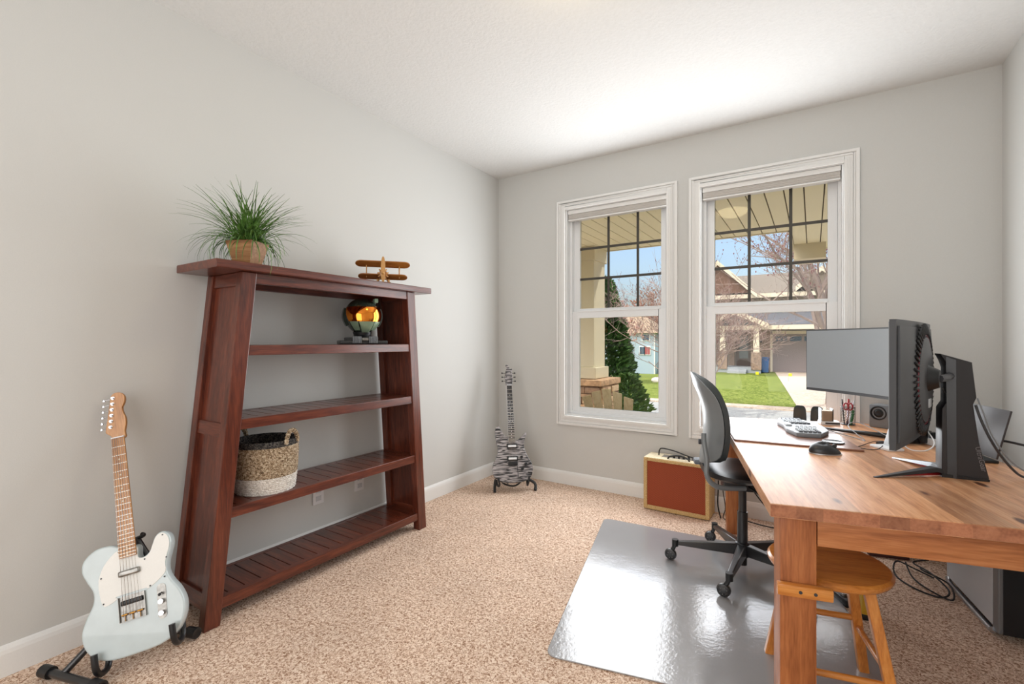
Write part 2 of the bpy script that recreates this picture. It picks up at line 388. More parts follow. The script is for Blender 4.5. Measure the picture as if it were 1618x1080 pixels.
# ------------------------------------------------------------------ slatted red-brown bookshelf
SX0, SX1 = 0.03, 0.345
yl = lambda z: 0.937+(1.095-0.937)*z/1.53          # outer face of the near side, leaning in
yr = lambda z: 2.272-(2.272-2.165)*z/1.53          # outer face of the far side
sh = thing('bookshelf', 'dark red-brown wooden bookshelf with leaning sides and slatted shelves', 'bookshelf', (0.19, 1.6, 0))
SM = Matrix.Translation((-0.19, -1.6, 0))
def post(name, x0, x1, side, w):
    f = (lambda z: (yl(z), yl(z)+w)) if side < 0 else (lambda z: (yr(z)-w, yr(z)))
    b = MB(SM); V = []
    for z in (0, 1.53):
        a, c = f(z); V += [(x0, a, z), (x1, a, z), (x1, c, z), (x0, c, z)]
    b.hexa(V); return b.build(name, M['red_z'], sh, bevel=0.003)
for side in (-1, 1):
    post('front_post', 0.295, SX1, side, 0.066); post('rear_post', SX0, 0.08, side, 0.05)
    def ybox(b, x0, x1, z0, z1, t0, t1):
        V = []
        for z in (z0, z1):
            a = yl(z)+t0 if side < 0 else yr(z)-t1; c = yl(z)+t1 if side < 0 else yr(z)-t0
            V += [(x0, a, z), (x1, a, z), (x1, c, z), (x0, c, z)]
        b.hexa(V)
    b = MB(SM); ybox(b, 0.078, 0.297, 0.09, 1.52, 0.020, 0.034); pn = b.build('side_panel', M['red_z'], sh)
    for z0, z1 in ((0.07, 0.14), (0.795, 0.855), (1.47, 1.53)):
        b = MB(SM); ybox(b, 0.079, 0.296, z0, z1, 0.008, 0.036); b.build('side_rail', M['red_x'], pn, bevel=0.002)
for zt in (1.201, 0.871, 0.490, 0.112):
    y0 = yl(zt)+0.03; y1 = yr(zt)-0.03
    yf0 = yl(zt)+0.066; yf1 = yr(zt)-0.066
    b = MB(SM)
    b.box((0.305, yf0-0.003, zt-0.046), (0.338, yf1+0.003, zt)); b.box((SX0+0.004, y0, zt-0.04), (SX0+0.03, y1, zt))
    b.box((0.06, y0, zt-0.034), (0.30, y0+0.02, zt-0.012)); b.box((0.06, y1-0.02, zt-0.034), (0.30, y1, zt-0.012))
    s_ = b.build('shelf', M['red_y'], sh, bevel=0.002)
    b = MB(SM); n = 17; wd = (y1-y0)/n
    for k in range(n): b.box((SX0+0.031, y0+k*wd+0.0026, zt-0.012), (0.3045, y0+(k+1)*wd-0.0026, zt-0.001))
    b.build('slats', M['red_x'], s_)
b = MB(SM); b.box((0.315, 1.155, 1.483), (0.340, 2.105, 1.531)); b.box((SX0+0.004, 1.14, 1.483), (SX0+0.03, 2.12, 1.531))
b.build('apron', M['red_y'], sh, bevel=0.002)
b = MB(SM); V = []
b.prism([(0.02, 0.968), (0.386, 0.970), (0.376, 2.285), (0.02, 2.285)], 1.531, 1.567, bev=0.004)
b.build('shelf_top', M['red_y'], sh)

# grass plant in a tapered wooden pot
pl = thing('potted_grass', 'bushy green grass plant in a square tapered wooden pot on the shelf top', 'potted plant', (0.255, 1.165, 1.567), R(25))
V = []
for z, h in ((0.0, 0.040), (0.112, 0.066)): V += [(-h, -h*0.95, z), (h, -h*0.95, z), (h, h*0.95, z), (-h, h*0.95, z)]
b = MB(); o_ = V[:4]; i_ = [(x*0.9, y*0.9, 0.115) for x, y, z in V[4:]]; d_ = [(x*0.85, y*0.85, 0.095) for x, y, z in V[4:]]
b.add(V+i_+d_, [(0,3,2,1),(0,1,5,4),(1,2,6,5),(2,3,7,6),(3,0,4,7),(4,5,9,8),(5,6,10,9),(6,7,11,10),(7,4,8,11),(8,9,13,12),(9,10,14,13),(10,11,15,14),(11,8,12,15)])
b.build('pot', wood('pot_wood', (srgb(120, 78, 40), srgb(160, 112, 66), srgb(184, 140, 92)), 'x', 2, 0.5), pl, bevel=0.001)
MB().box((-0.055, -0.052, 0.085), (0.055, 0.052, 0.1)).build('soil', plain('soil', srgb(48, 38, 28), 0.95, bump=0.6, bscale=80), pl)
rnd = random.Random(4)
def blades(b, n, r):
    for k in range(n):
        a = rnd.uniform(0, 2*math.pi); hz = rnd.random()
        L = rnd.uniform(0.17, 0.335)
        el = R(rnd.choice([rnd.uniform(58, 85), rnd.uniform(22, 60), rnd.uniform(30, 70)])); bend = rnd.uniform(0.5, 1.6)*(1.8 if el < R(45) else 0.7)
        p = Vector((rnd.uniform(-.04, .04), rnd.uniform(-.04, .04), 0.1)); seg = 8; wd = rnd.uniform(0.0022, 0.0042)
        pts = []; e = el
        for i in range(seg+1):
            pts.append(p.copy()); d = Vector((math.cos(a)*math.cos(e), math.sin(a)*math.cos(e), math.sin(e))); p = p+d*(L/seg); e -= bend/seg*1.15
            W_ = Matrix.Rotation(R(25), 3, 'Z') @ p
            if W_.x < -0.235: p = Matrix.Rotation(R(-25), 3, 'Z') @ Vector((-0.235, W_.y, W_.z))
            if p.z < 0.006 and W_.x < 0.14: p.z = 0.006
        V = []; s = Vector((-math.sin(a), math.cos(a), 0))
        for i, q in enumerate(pts):
            ww = wd*(1-(i/seg)**2*0.85); V += [q-s*ww, q+Vector((0, 0, ww*0.5)), q+s*ww]
        F = []
        for i in range(seg): F += [(3*i, 3*i+1, 3*i+4, 3*i+3), (3*i+1, 3*i+2, 3*i+5, 3*i+4)]
        b.add(V, F, True)
b = MB(); blades(b, 330, 0)
b.build('grass_leaves', plain('grass_blade', srgb(84, 122, 52), 0.5, bscale=25, var=0.55), pl)

# wooden toy biplane, nose to the room
bp = thing('model_biplane', 'golden-brown wooden model biplane on the far end of the shelf top', 'model plane', (0.220, 2.015, 1.567), math.atan2(-0.66, 0.75))
PW = wood('toy_wood', (srgb(120, 72, 24), srgb(166, 104, 38), srgb(190, 130, 60)), 'y', 4, 0.25, 0.5)
PL = wood('toy_light_wood', (srgb(176, 122, 60), srgb(206, 152, 84), srgb(222, 172, 108)), 'z', 4, 0.3, 0.4)
b = MB(); sec = [(-0.13, .010, .072), (-0.09, .018, .070), (-0.02, .027, .066), (0.03, .032, .064), (0.07, .031, .064), (0.085, .024, .064), (0.088, 0.001, .064)]
V = []; F = []
for (x, r, z) in sec:
    for k in range(14): q = 2*math.pi*k/14; V.append((x, r*math.cos(q)*0.8, z+r*math.sin(q)))
for i in range(len(sec)-1):
    for k in range(14): F.append((i*14+k, i*14+(k+1) % 14, (i+1)*14+(k+1) % 14, (i+1)*14+k))
b.add(V, F, True); b.build('fuselage', PW, bp)
def wing(hx, hy, z, x0, t=0.007):
    o = []
    for k in range(20):
        q = 2*math.pi*k/20; cx = math.cos(q); sy = math.sin(q)
        o.append((x0+hx*cx, (hy-hx)*(1 if sy > 0 else -1)*(1 if abs(sy) > 1e-6 else 0)+hx*sy))
    o = [(x0+hx, -(hy-hx)), (x0+hx, hy-hx)]+[(x0+hx*math.cos(a*math.pi/8), hy-hx+hx*math.sin(a*math.pi/8)) for a in range(1, 8)]+[(x0-hx, hy-hx), (x0-hx, -(hy-hx))]+[(x0+hx*math.cos(math.pi+a*math.pi/8), -(hy-hx)+hx*math.sin(math.pi+a*math.pi/8)) for a in range(1, 8)]
    return MB().prism(o, 0, t, Matrix.Translation((0, 0, z)) @ Matrix.Rotation(R(-24), 4, 'Y'), bev=0.002)
wing(0.034, 0.164, 0.114, 0.032).build('upper_wing', PW, bp)
wing(0.031, 0.148, 0.040, 0.025).build('lower_wing', PW, bp)
wing(0.02, 0.055, 0.070, -0.115).build('tailplane', PW, bp)
MB().prism([(-0.135, 0.07), (-0.095, 0.07), (-0.11, 0.105), (-0.13, 0.108)], -0.003, 0.003, Matrix.Rotation(R(90), 4, 'X')).build('tail_fin', PW, bp)
for s in (-1, 1):
    MB().tube([(0.03, s*0.098, 0.045), (0.038, s*0.098, 0.119)], 0.0032, 8).tube([(0.008, s*0.098, 0.045), (0.012, s*0.098, 0.119)], 0.0032, 8).build('wing_strut', PL, bp)
    g = MB().tube([(0.04, s*0.012, 0.045), (0.05, s*0.034, 0.018)], 0.004, 8).build('landing_strut', PL, bp)
    MB().cyl((0.05, s*0.034-0.004, 0.0175), 0.0175, 0.009, 18, axis='y').build('wheel', PL, g)
b = MB()
for k in range(9):
    q = 2*math.pi*k/9+0.2; b.tube([(0.078, 0.010*math.cos(q), 0.064+0.010*math.sin(q)), (0.078, 0.034*math.cos(q), 0.064+0.036*math.sin(q))], [0.006, 0.004], 8)
b.build('radial_engine', PL, bp)
o = [(0.013*math.sin(2*math.pi*k/24)*(1+0.15*abs(math.cos(2*math.pi*k/24))), 0.080*math.cos(2*math.pi*k/24)) for k in range(24)][::-1]
MB().prism(o, -0.003, 0.003, Matrix.Translation((0.094, 0, 0.088)) @ Matrix.Rotation(R(90), 4, 'Z') @ Matrix.Rotation(R(90), 4, 'X'), bev=0.001).sphere((0.096, 0, 0.066), 0.009).build('propeller', PL, bp)
MB().tube([(-0.12, 0, 0.066), (-0.135, 0, 0.008), (-0.15, 0, 0.004)], 0.005, 8).build('tail_skid', M['black'], bp)

# generic full-face display helmet on a plinth
hm = thing('display_helmet', 'dark green full-face helmet with orange mirrored visor on a black plinth', 'helmet', (0.20, 1.872, 1.201), math.atan2(-0.47, 0.88))
HG = plain('helmet_green', srgb(42, 50, 42), 0.25, coat=0.5, bscale=40, var=0.2); HV = plain('orange_visor', srgb(236, 140, 52), 0.08, 1.0)
HS = plain('helmet_pale_green', srgb(128, 150, 128), 0.3, 0.3)
MB().rbox((0, 0, 0.012), (0.15, 0.27, 0.024), 0.006).prism([(-0.06, -0.095), (0.085, -0.075), (0.085, 0.075), (-0.06, 0.095)], 0.022, 0.042, bev=0.006).build('plinth', M['black_metal'], hm)
for k in range(-8, 9):
    if abs(k) > 2: MB().rbox((0.080, k*0.0085, 0.028), (0.022, 0.006, 0.040), 0.002).build('plinth_rib', M['grey'], hm)
MB().rbox((0.087, 0, 0.031), (0.006, 0.035, 0.016), 0.001).build('name_plate', M['worn_metal'], hm)
MB().lathe([(0.062, 0.04), (0.05, 0.055), (0.055, 0.075)], 20).build('neck_ring', M['black'], hm)
b = MB(); nu, nv = 40, 26; V = []; F = []
def helm(a, e, off=0.0):
    r = Vector((0.118, 0.106, 0.118)); x = r.x*math.cos(e)*math.cos(a); y = r.y*math.cos(e)*math.sin(a); z = r.z*math.sin(e)
    if e < 0:
        f = max(0, math.cos(a)); x *= 1+0.10*f*min(1, -e*1.2); y *= 1-0.10*min(1, -e)
    p = Vector((x, y, z)); n = p.normalized(); p += n*off
    return Vector((p.x, p.y, 0.165+p.z*(0.95 if z > 0 else 0.88)))
for j in range(nv+1):
    e = R(-62)+(R(90)-R(-62))*j/nv
    for i in range(nu): V.append(helm(2*math.pi*i/nu, e))
for j in range(nv):
    for i in range(nu): F.append((j*nu+i, j*nu+(i+1) % nu, (j+1)*nu+(i+1) % nu, (j+1)*nu+i))
b.add(V, F, True); b.build('helmet_shell', HG, hm)
def patch(a0, a1, e0, e1, off, th=0.006, taper=0.0, n=14, m=8):
    def fn(u, v):
        aa = (a0+(a1-a0)*u)*(1-taper*(1-v)); e = R(e0+(e1-e0)*v); return helm(R(aa), e, off), helm(R(aa), e, off-th)
    return MB().shell(fn, n, m)
patch(-74, 74, -16, 28, 0.006, 0.008, 0.22).build('visor', HV, hm)
patch(-40, 40, 29, 40, 0.010, 0.012).build('brow_guard', HG, hm)
patch(-22, 22, -52, -16, 0.018, 0.02, 0.25).build('chin_guard', HS, hm)
for s in (-1, 1):
    patch(26*s, 52*s, -46, -16, 0.012, 0.016, 0.1, 6, 5).build('cheek_guard', HS, hm)
    patch(78*s, 104*s, -30, 24, 0.012, 0.016, 0, 6, 8).build('ear_pod', HG, hm)
MB().rbox((0.070, 0.062, 0.258), (0.05, 0.022, 0.026), 0.005).build('top_lamp', HS, hm)

# woven basket
bk = thing('woven_basket', 'round woven basket with tan body, white band and loop handles on the shelf', 'basket', (0.195, 1.285, 0.490))
prof = lambda z: 0.132+0.016*math.sin(min(1, z/0.25)*math.pi*0.62)
def weave(b, z0, z1, rows, tw, amp):
    n = 96; V = []; F = []; rr = []
    for j in range(rows*4+1):
        z = z0+(z1-z0)*j/(rows*4); ring = []
        for k in range(n):
            q = 2*math.pi*k/n; r = prof(z)+amp*abs(math.sin(math.pi*j/4))+amp*0.7*math.sin(q*tw+(j//4)*2.1+j*0.6)
            ring.append((r*math.cos(q), r*math.sin(q), z))
        V += ring
    for j in range(rows*4):
        for k in range(n): F.append((j*n+k, j*n+(k+1) % n, (j+1)*n+(k+1) % n, (j+1)*n+k))
    b.add(V, F, True); return b
BT = speckle('seagrass', srgb(92, 74, 56), srgb(156, 132, 104), srgb(208, 192, 168), 130, 0.9, 0.8, 0.003)
BW = speckle('white_cord', srgb(180, 172, 162), srgb(218, 212, 204), srgb(238, 234, 228), 120, 0.9, 0.5, 0.002)
BD = speckle('dark_seagrass', srgb(34, 34, 36), srgb(60, 58, 58), srgb(110, 104, 98), 130, 0.9, 0.8, 0.003)
weave(MB(), 0.0, 0.078, 8, 26, 0.0022).lathe([(0.001, 0.002), (0.132, 0.002)], 32).build('white_band', BW, bk)
weave(MB(), 0.078, 0.222, 18, 20, 0.0018).build('tan_body', BT, bk)
b = weave(MB(), 0.222, 0.246, 3, 20, 0.0022); b.lathe([(prof(.246), 0.246), (prof(.24)-0.008, 0.25), (prof(.2)-0.012, 0.2), (prof(.1)-0.012, 0.1), (0.12, 0.012), (0.001, 0.012)], 40)
b.build('dark_rim', BD, bk)
for a in (R(22), R(202)):
    c = Vector((math.cos(a), math.sin(a), 0)); s = Vector((-math.sin(a), math.cos(a), 0)); pts = []
    for k in range(13):
        q = math.pi*k/12; pts.append(c*0.146+s*0.042*math.cos(q)+Vector((0, 0, 0.232+0.062*math.sin(q))))
    b = MB().tube(pts, 0.009, 10)
    for i in range(1, 12):
        p = pts[i]; t_ = (pts[i+1]-pts[i-1]).normalized(); b.tube([p-t_*0.003, p+t_*0.003], 0.0112, 10)
    b.build('basket_handle', BT, bk)

# ------------------------------------------------------------------ guitars
def pose(Rm, T):
    m = Matrix.Identity(4)
    for i in range(3):
        for j in range(3): m[i][j] = Rm[i][j]
        m[i][3] = T[i]
    return m
FRT = plain('fret_silver', srgb(226, 218, 204), 0.35, 0.2)
def strings(g, v0, v1, w0, w1, z0, z1, mat, n=6):
    for k in range(n):
        t = k/(n-1)*2-1
        MB().tube([(t*w0, v0, z0), (t*w1, v1, z1)], 0.00055 if k > 2 else 0.0008, 5, smooth=True).build('string', mat, g)
def fretboard(g, v_end, v_nut, w_end, w_nut, z, mat, frets, scale, dotm, edge=True):
    V = [(-w_end/2, v_end, z-0.006), (w_end/2, v_end, z-0.006), (w_nut/2, v_nut, z-0.006), (-w_nut/2, v_nut, z-0.006)]
    V += [(x, y, z) for x, y, _ in V]
    f = MB().hexa(V).build('fretboard', mat, g, bevel=0.001)
    b = MB(); d = MB()
    wat = lambda v: w_nut/2+(w_end-w_nut)/2*(v_nut-v)/(v_nut-v_end)
    pos = [v_nut-scale*(1-2**(-k/12)) for k in range(frets+1)]
    for k in range(1, frets+1): MB().box((-wat(pos[k]), pos[k]-0.0014, z), (wat(pos[k]), pos[k]+0.0014, z+0.0013)).build('fret', FRT, f)
    for k in (3, 5, 7, 9, 12, 15, 17, 19, 21):
        if k <= frets:
            c = (pos[k]+pos[k-1])/2
            for x in ((-0.011, 0.011) if k == 12 else (0,)): MB().cyl((x, c, z), 0.0034, 0.0006, 12).build('fret_dot', dotm, f)
    MB().box((-w_nut/2, v_nut, z-0.004), (w_nut/2, v_nut+0.004, z+0.003)).build('nut', M['white'], g)
    return f
def stepped(M_):  # convenience: same transform in local frame
    return M_
# pale blue single-cutaway guitar by the left wall
G1 = pose([[.615, -.356, .704], [.763, .043, -.645], [.200, .934, .298]], [.411, .688, .081])
g = thing('electric_guitar', 'pale blue electric guitar with white pickguard and maple neck, leaning by the left wall', 'guitar', mat=G1, group=None)
BLUE = plain('pale_blue_lacquer', srgb(198, 211, 214), 0.22, coat=0.6, bscale=14, var=0.05); MAPLE = wood('aged_maple', (srgb(140, 90, 44), srgb(184, 128, 72), srgb(206, 154, 96)), 'y', 2.4, 0.35, 0.4)
OUT1 = [(0, 0), (.075, .004), (.125, .026), (.155, .072), (.163, .125), (.150, .175), (.128, .215), (.116, .25), (.119, .285), (.130, .315), (.139, .35), (.133, .383), (.112, .398), (.090, .388), (.077, .362), (.066, .338), (.048, .325), (.030, .330),
        (.027, .372), (-.027, .384), (-.06, .398), (-.105, .396), (-.142, .368), (-.150, .33), (-.137, .29), (-.120, .25), (-.122, .21), (-.145, .165), (-.161, .12), (-.155, .07), (-.125, .026), (-.075, .004)]
MB().prism(smooth_loop(OUT1, 4), -0.045, 0.0, bev=0.006, seg=3).build('body', BLUE, g)
PG = [(-.027, .372), (.027, .372), (.029, .330), (.049, .322), (.068, .334), (.080, .36), (.094, .386), (.113, .393), (.129, .379), (.134, .35), (.125, .317), (.114, .285), (.112, .25), (.085, .225), (.048, .206), (.046, .212), (-.046, .212), (-.046, .203), (-.086, .190), (-.098, .235), (-.098, .285), (-.08, .33), (-.05, .362)]
pg_ = MB().prism(smooth_loop(PG, 3)[::-1] if False else smooth_loop(PG[::-1], 3)[::-1], 0.0, 0.0022).build('pickguard', plain('white_pickguard', srgb(238, 238, 234), 0.35), g)
for x, y in ((-.03, .366), (-.09, .29), (-.088, .2), (.115, .385), (.12, .3), (.108, .232), (.05, .315), (.06, .215)): MB().cyl((x, y, .0022), .0028, .0012, 10).build('screw', M['dark_grey'], pg_)
fb = fretboard(g, 0.34, 0.80, 0.056, 0.043, 0.010, MAPLE, 21, 0.648, plain('pearl_dot', srgb(216, 200, 176), 0.4))
V = []
for (w_, v_) in ((0.055, 0.34), (0.042, 0.80)):
    pass
b = MB(); sec = [(0.34, .0275, .018), (0.42, .0265, .018), (0.5, .025, .019), (0.78, .0212, .018), (0.802, .0212, .014)]; V = []; F = []
for (v_, hw, dp) in sec:
    for k in range(9): q = math.pi*k/8; V.append((hw*math.cos(q), v_, 0.004-dp*math.sin(q)))
for i in range(len(sec)-1):
    for k in range(8): F.append((i*9+k, i*9+k+1, (i+1)*9+k+1, (i+1)*9+k))
    F.append((i*9, (i+1)*9, (i+1)*9+8, i*9+8))
F += [tuple(range(9)), tuple(reversed(range(36, 45)))]
b.add(V, F, True); b.build('neck', MAPLE, g)
HD = [(-.021, .798), (.021, .798), (.0225, .825), (.029, .855), (.029, .88), (.022, .905), (.021, .925), (.030, .945), (.032, .968), (.022, .985), (.002, .990), (-.014, .980), (-.021, .95), (-.030, .90), (-.041, .842), (-.040, .828), (-.024, .812)]
MB().prism(smooth_loop(HD, 3), -0.012, 0.002, bev=0.002, seg=2).build('headstock', MAPLE, g)
for k in range(6):
    v_ = 0.850+k*0.0235; x_ = -.033+k*0.0030
    b = MB().cyl((x_+.010, v_, .002), .0042, .009, 12).cyl((x_+.010, v_, .002), .0065, .0015, 12).tube([(x_, v_, -.008), (x_-.022, v_, -.008)], .0022, 8).rbox((x_-.026, v_, -.008), (.010, .012, .007), .003)
    b.build('tuning_peg', M['chrome'], g)
strings(g, .135, .80, .027, .017, .010, .0135, M['chrome'])
MB().rbox((0, .285, .008), (.068, .021, .014), .008, seg=3).build('neck_pickup', M['worn_metal'], g)
b = MB(); b.box((-.042, .118, 0), (.042, .205, .0015)); b.box((-.042, .118, .0015), (-.0405, .205, .009)); b.box((.0405, .118, .0015), (.042, .205, .009)); b.box((-.0405, .118, .0015), (.0405, .1195, .009))
br = b.build('bridge_plate', M['worn_metal'], g)
MB().rbox((0, .182, .004), (.07, .017, .009), .006, seg=3).build('bridge_pickup', M['black'], br)
for x in (-.024, 0, .024): MB().cyl((x-.009, .142, .007), .0035, .018, 10, axis='x').tube([(x, .14, .006), (x, .120, .006)], .0015, 6).build('saddle', M['brass'], br)
cp = [(-.0145+0, 0)]
cps = [(.0145*math.cos(math.pi*k/10), .047+.0145*math.sin(math.pi*k/10)) for k in range(11)]+[(-.0145*math.cos(math.pi*k/10), -.047-.0145*math.sin(math.pi*k/10)) for k in range(11)]
CM = Matrix.Translation((.092, .150, 0)) @ Matrix.Rotation(R(-2), 4, 'Z')
c_ = MB(CM).prism(cps, 0, .002).build('control_plate', M['worn_metal'], g)
for y in (.0, -.040): MB(CM).cyl((0, y, .002), .0095, .014, 20, r2=.0088).build('control_knob', M['chrome'], c_)
MB(CM).tube([(0, .030, .002), (0, .026, .016)], .0022, 8).sphere((0, .0255, .018), .0055).build('pickup_switch', M['black'], c_)
# its stand: two floor tubes, uprights, padded hooks and a yoke
st = thing('guitar_stand', 'black tubular stand holding the pale blue guitar', 'guitar stand', (0.25, 0.70, 0))
MS = Matrix.Translation((-0.25, -0.70, 0)); W = lambda x, y, z: (G1 @ Vector((x, y, z)))
for P0, P1 in (((.135, .500, .026), (.42, .585, .026)), ((.20, .845, .026), (.365, .905, .026))):
    f_ = MB(MS).tube([P0, P1], 0.014, 14).build('foot_tube', M['black_metal'], st)
    d_ = (Vector(P1)-Vector(P0)).normalized()
    for e_, sgn in ((P0, 1), (P1, -1)): MB(MS).tube([Vector(e_), Vector(e_)+d_*0.045*sgn], 0.021, 16).build('rubber_cap', M['black'], f_)
yk = W(0, .40, -.070)
MB(MS).tube([(.225, .530, .026), W(-.11, .12, -.075), yk], 0.012, 12).build('upright', M['black_metal'], st)
MB(MS).tube([(.24, .860, .026), W(.10, .14, -.085), yk], 0.012, 12).build('upright', M['black_metal'], st)
MB(MS).tube([W(-.10, .10, -.07), W(.10, .12, -.078)], 0.008, 10).build('cross_brace', M['black_metal'], st)
for x, v0, v1 in ((-.115, -.004, .05), (.125, .012, .05)):
    MB(MS).tube(smooth_path([W(x, v1+.03, -.066), W(x, v0-.002, -.062), W(x, v0-.022, -.03), W(x, v0-.018, .004), W(x+(.0), v0+.006, .022), W(x, v0+.05, .026)], 4), 0.0105, 12).build('padded_hook', M['black'], st)
MB(MS).tube(smooth_path([yk, W(-.030, .405, -.055), W(-.036, .41, -.028)], 4), 0.0075, 10).tube(smooth_path([yk, W(.030, .405, -.055), W(.034, .41, -.035)], 4), 0.0075, 10).build('neck_yoke', M['black'], st)

# grey striped double-cutaway guitar in the corner
G2 = pose([[.723, -.212, .658], [.691, .241, -.682], [-.014, .947, .321]], [.461, 3.155, .085])
def tiger():
    m, t, b = newmat('grey_flame_maple'); L = t.links.new; tc = t.nodes.new('ShaderNodeTexCoord'); mp = t.nodes.new('ShaderNodeMapping')
    mp.inputs['Scale'].default_value = (7, 70, 7); n = t.nodes.new('ShaderNodeTexNoise'); n.inputs['Scale'].default_value = 1.5; n.inputs['Detail'].default_value = 3; n.inputs['Distortion'].default_value = 0.7
    L(tc.outputs['Object'], mp.inputs[0]); L(mp.outputs[0], n.inputs['Vector']); r = t.nodes.new('ShaderNodeValToRGB')
    r.color_ramp.elements[0].position = 0.42; r.color_ramp.elements[0].color = srgb(34, 33, 36); r.color_ramp.elements[1].position = 0.58; r.color_ramp.elements[1].color = srgb(172, 166, 166)
    L(n.outputs['Fac'], r.inputs[0]); L(r.outputs[0], b.inputs['Base Color']); b.inputs['Roughness'].default_value = 0.22; b.inputs['Coat Weight'].default_value = 0.5; return m
g = thing('electric_guitar', 'grey and black flame-striped electric guitar standing in the room corner', 'guitar', mat=G2)
OUT2 = [(0, 0), (.08, .006), (.14, .035), (.166, .09), (.160, .15), (.132, .20), (.112, .245), (.103, .29), (.110, .335), (.125, .375), (.124, .398), (.108, .392), (.080, .362), (.055, .342), (.034, .335), (.030, .35), (-.030, .37), (-.045, .37), (-.066, .39), (-.088, .43), (-.108, .455), (-.126, .445), (-.134, .40), (-.128, .34), (-.117, .285), (-.118, .24), (-.138, .19), (-.162, .14), (-.165, .085), (-.138, .032), (-.08, .006)]
MB().prism(smooth_loop(OUT2, 4), -0.045, 0.0, bev=0.0045, seg=2).build('body', tiger(), g)
EB = plain('ebony', srgb(40, 36, 36), 0.4)
fretboard(g, 0.325, 0.80, 0.057, 0.043, 0.010, EB, 24, 0.635, plain('pearl', srgb(220, 220, 222), 0.3))
b = MB(); V = [(x*s_, y_, z_) for (s_, y_) in ((1, .325), (.76, .80)) for (x, z_) in ((-.028, .004), (.028, .004), (.018, -.016), (-.018, -.016))]; b.add(V, [(0,1,2,3),(7,6,5,4),(0,4,5,1),(1,5,6,2),(2,6,7,3),(3,7,4,0)]); b.build('neck', EB, g, bevel=0.003)
b = MB(); b.box((-.0288, .325, .004), (-.0278, .8, .0085)); b.add([(-.0295, .325, .003), (-.0278, .325, .011), (-.0208, .80, .011), (-.0225, .80, .003), (.0295, .325, .003), (.0278, .325, .011), (.0208, .80, .011), (.0225, .80, .003)], [(0,1,2,3),(4,7,6,5)]); b.build('neck_binding', M['white'], g)
HD2 = [(-.021, .798), (.021, .798), (.031, .83), (.034, .87), (.031, .925), (.034, .955), (.016, .945), (.006, .968), (-.010, .985), (-.024, .978), (-.012, .958), (-.024, .93), (-.034, .88), (-.031, .835)]
MB().prism(smooth_loop(HD2, 3), -0.012, 0.002, bev=0.002, seg=2).build('headstock', tiger(), g)
for s in (-1, 1):
    for k in range(3):
        v_ = .84+k*.036; MB().cyl((s*.020, v_, .002), .0045, .009, 12).tube([(s*.03, v_, -.008), (s*.050, v_, -.008)], .0024, 8).rbox((s*.056, v_, -.008), (.012, .013, .008), .003).build('tuning_peg', M['black_metal'], g)
strings(g, .150, .80, .026, .017, .012, .0135, M['chrome'])
for v_ in (.290, .190):
    q = MB().rbox((0, v_, .004), (.088, .040, .010), .003).build('pickup_ring', M['black'], g)
    MB().rbox((0, v_, .010), (.068, .016, .010), .003).build('pickup_cover', M['white'], q)
MB().rbox((0, .150, .006), (.078, .030, .014), .003).tube([(.034, .13, .012), (.036, .06, .022), (.034, .03, .022)], .0028, 8).build('bridge', M['black'], g)
for x, y in ((.075, .20), (.108, .145), (.078, .108)): MB().cyl((x, y, 0), .012, .014, 20, r2=.011).build('control_knob', M['black'], g)
MB().tube([(.085, .26, 0), (.085, .26, .014)], .0025, 8).build('pickup_switch', M['black'], g)
st = thing('guitar_stand', 'small black folding stand under the grey striped corner guitar', 'guitar stand', (0.42, 3.22, 0))
MS = Matrix.Translation((-0.42, -3.22, 0)); W = lambda x, y, z: (G2 @ Vector((x, y, z)))
for s, ft in ((-1, (.325, 3.085, .006)), (1, (.575, 3.305, .006))):
    k_ = W(s*.13, .04, -.07)
    lg = MB(MS).tube(smooth_path([ft, (ft[0]-.02, ft[1]+.03, .05), k_, W(s*.09, .13, -.07)], 4), [0.012]*13, 10).build('leg', M['black'], st)
    MB(MS).tube(smooth_path([k_, W(s*.125, -.006, -.06), W(s*.118, -.02, -.02), W(s*.118, .0, .016), W(s*.128, .045, .022)], 4), 0.009, 10).build('padded_hook', M['black'], lg)
    MB(MS).tube([W(s*.09, .13, -.07), (W(0, .1, -.07).x-.11, W(0, .1, -.07).y+.11, .01)], 0.010, 10).build('rear_leg', M['black'], st)
MB(MS).tube(smooth_path([W(-.12, .05, -.068), W(-.06, -.005, -.065), W(.03, -.018, -.065), W(.12, .05, -.068)], 5), 0.007, 10).build('cross_bar', M['black'], st)

# ------------------------------------------------------------------ guitar amplifier
am = thing('guitar_amplifier', 'cream tweed guitar amplifier with rust-brown grille cloth below the windows', 'amplifier', (1.44, 3.385, 0), R(-1))
CR = speckle('cream_tolex', srgb(196, 178, 140), srgb(222, 208, 176), srgb(236, 226, 202), 220, 0.6, 0.2, 0.001)
TW = speckle('tweed_tan', srgb(180, 140, 84), srgb(206, 172, 116), srgb(222, 194, 146), 260, 0.6, 0.2, 0.001)
b = MB(); AH = 0.375; AW = 0.452; AD = 0.185
for P in (((0, 0, .008), (.026, AD, AH)), ((AW-.026, 0, .008), (AW, AD, AH)), ((.026, 0, .008), (AW-.026, AD, .034)), ((.026, 0, AH-.022), (AW-.026, AD, AH)), ((.026, AD-.01, .034), (AW-.026, AD, AH-.022))): b.box(*P)
b.build('cabinet', TW, am, bevel=0.004)
b = MB(); b.box((.003, .004, AH), (AW-.003, AD-.002, AH+.003)); b.build('top_cover', CR, am)
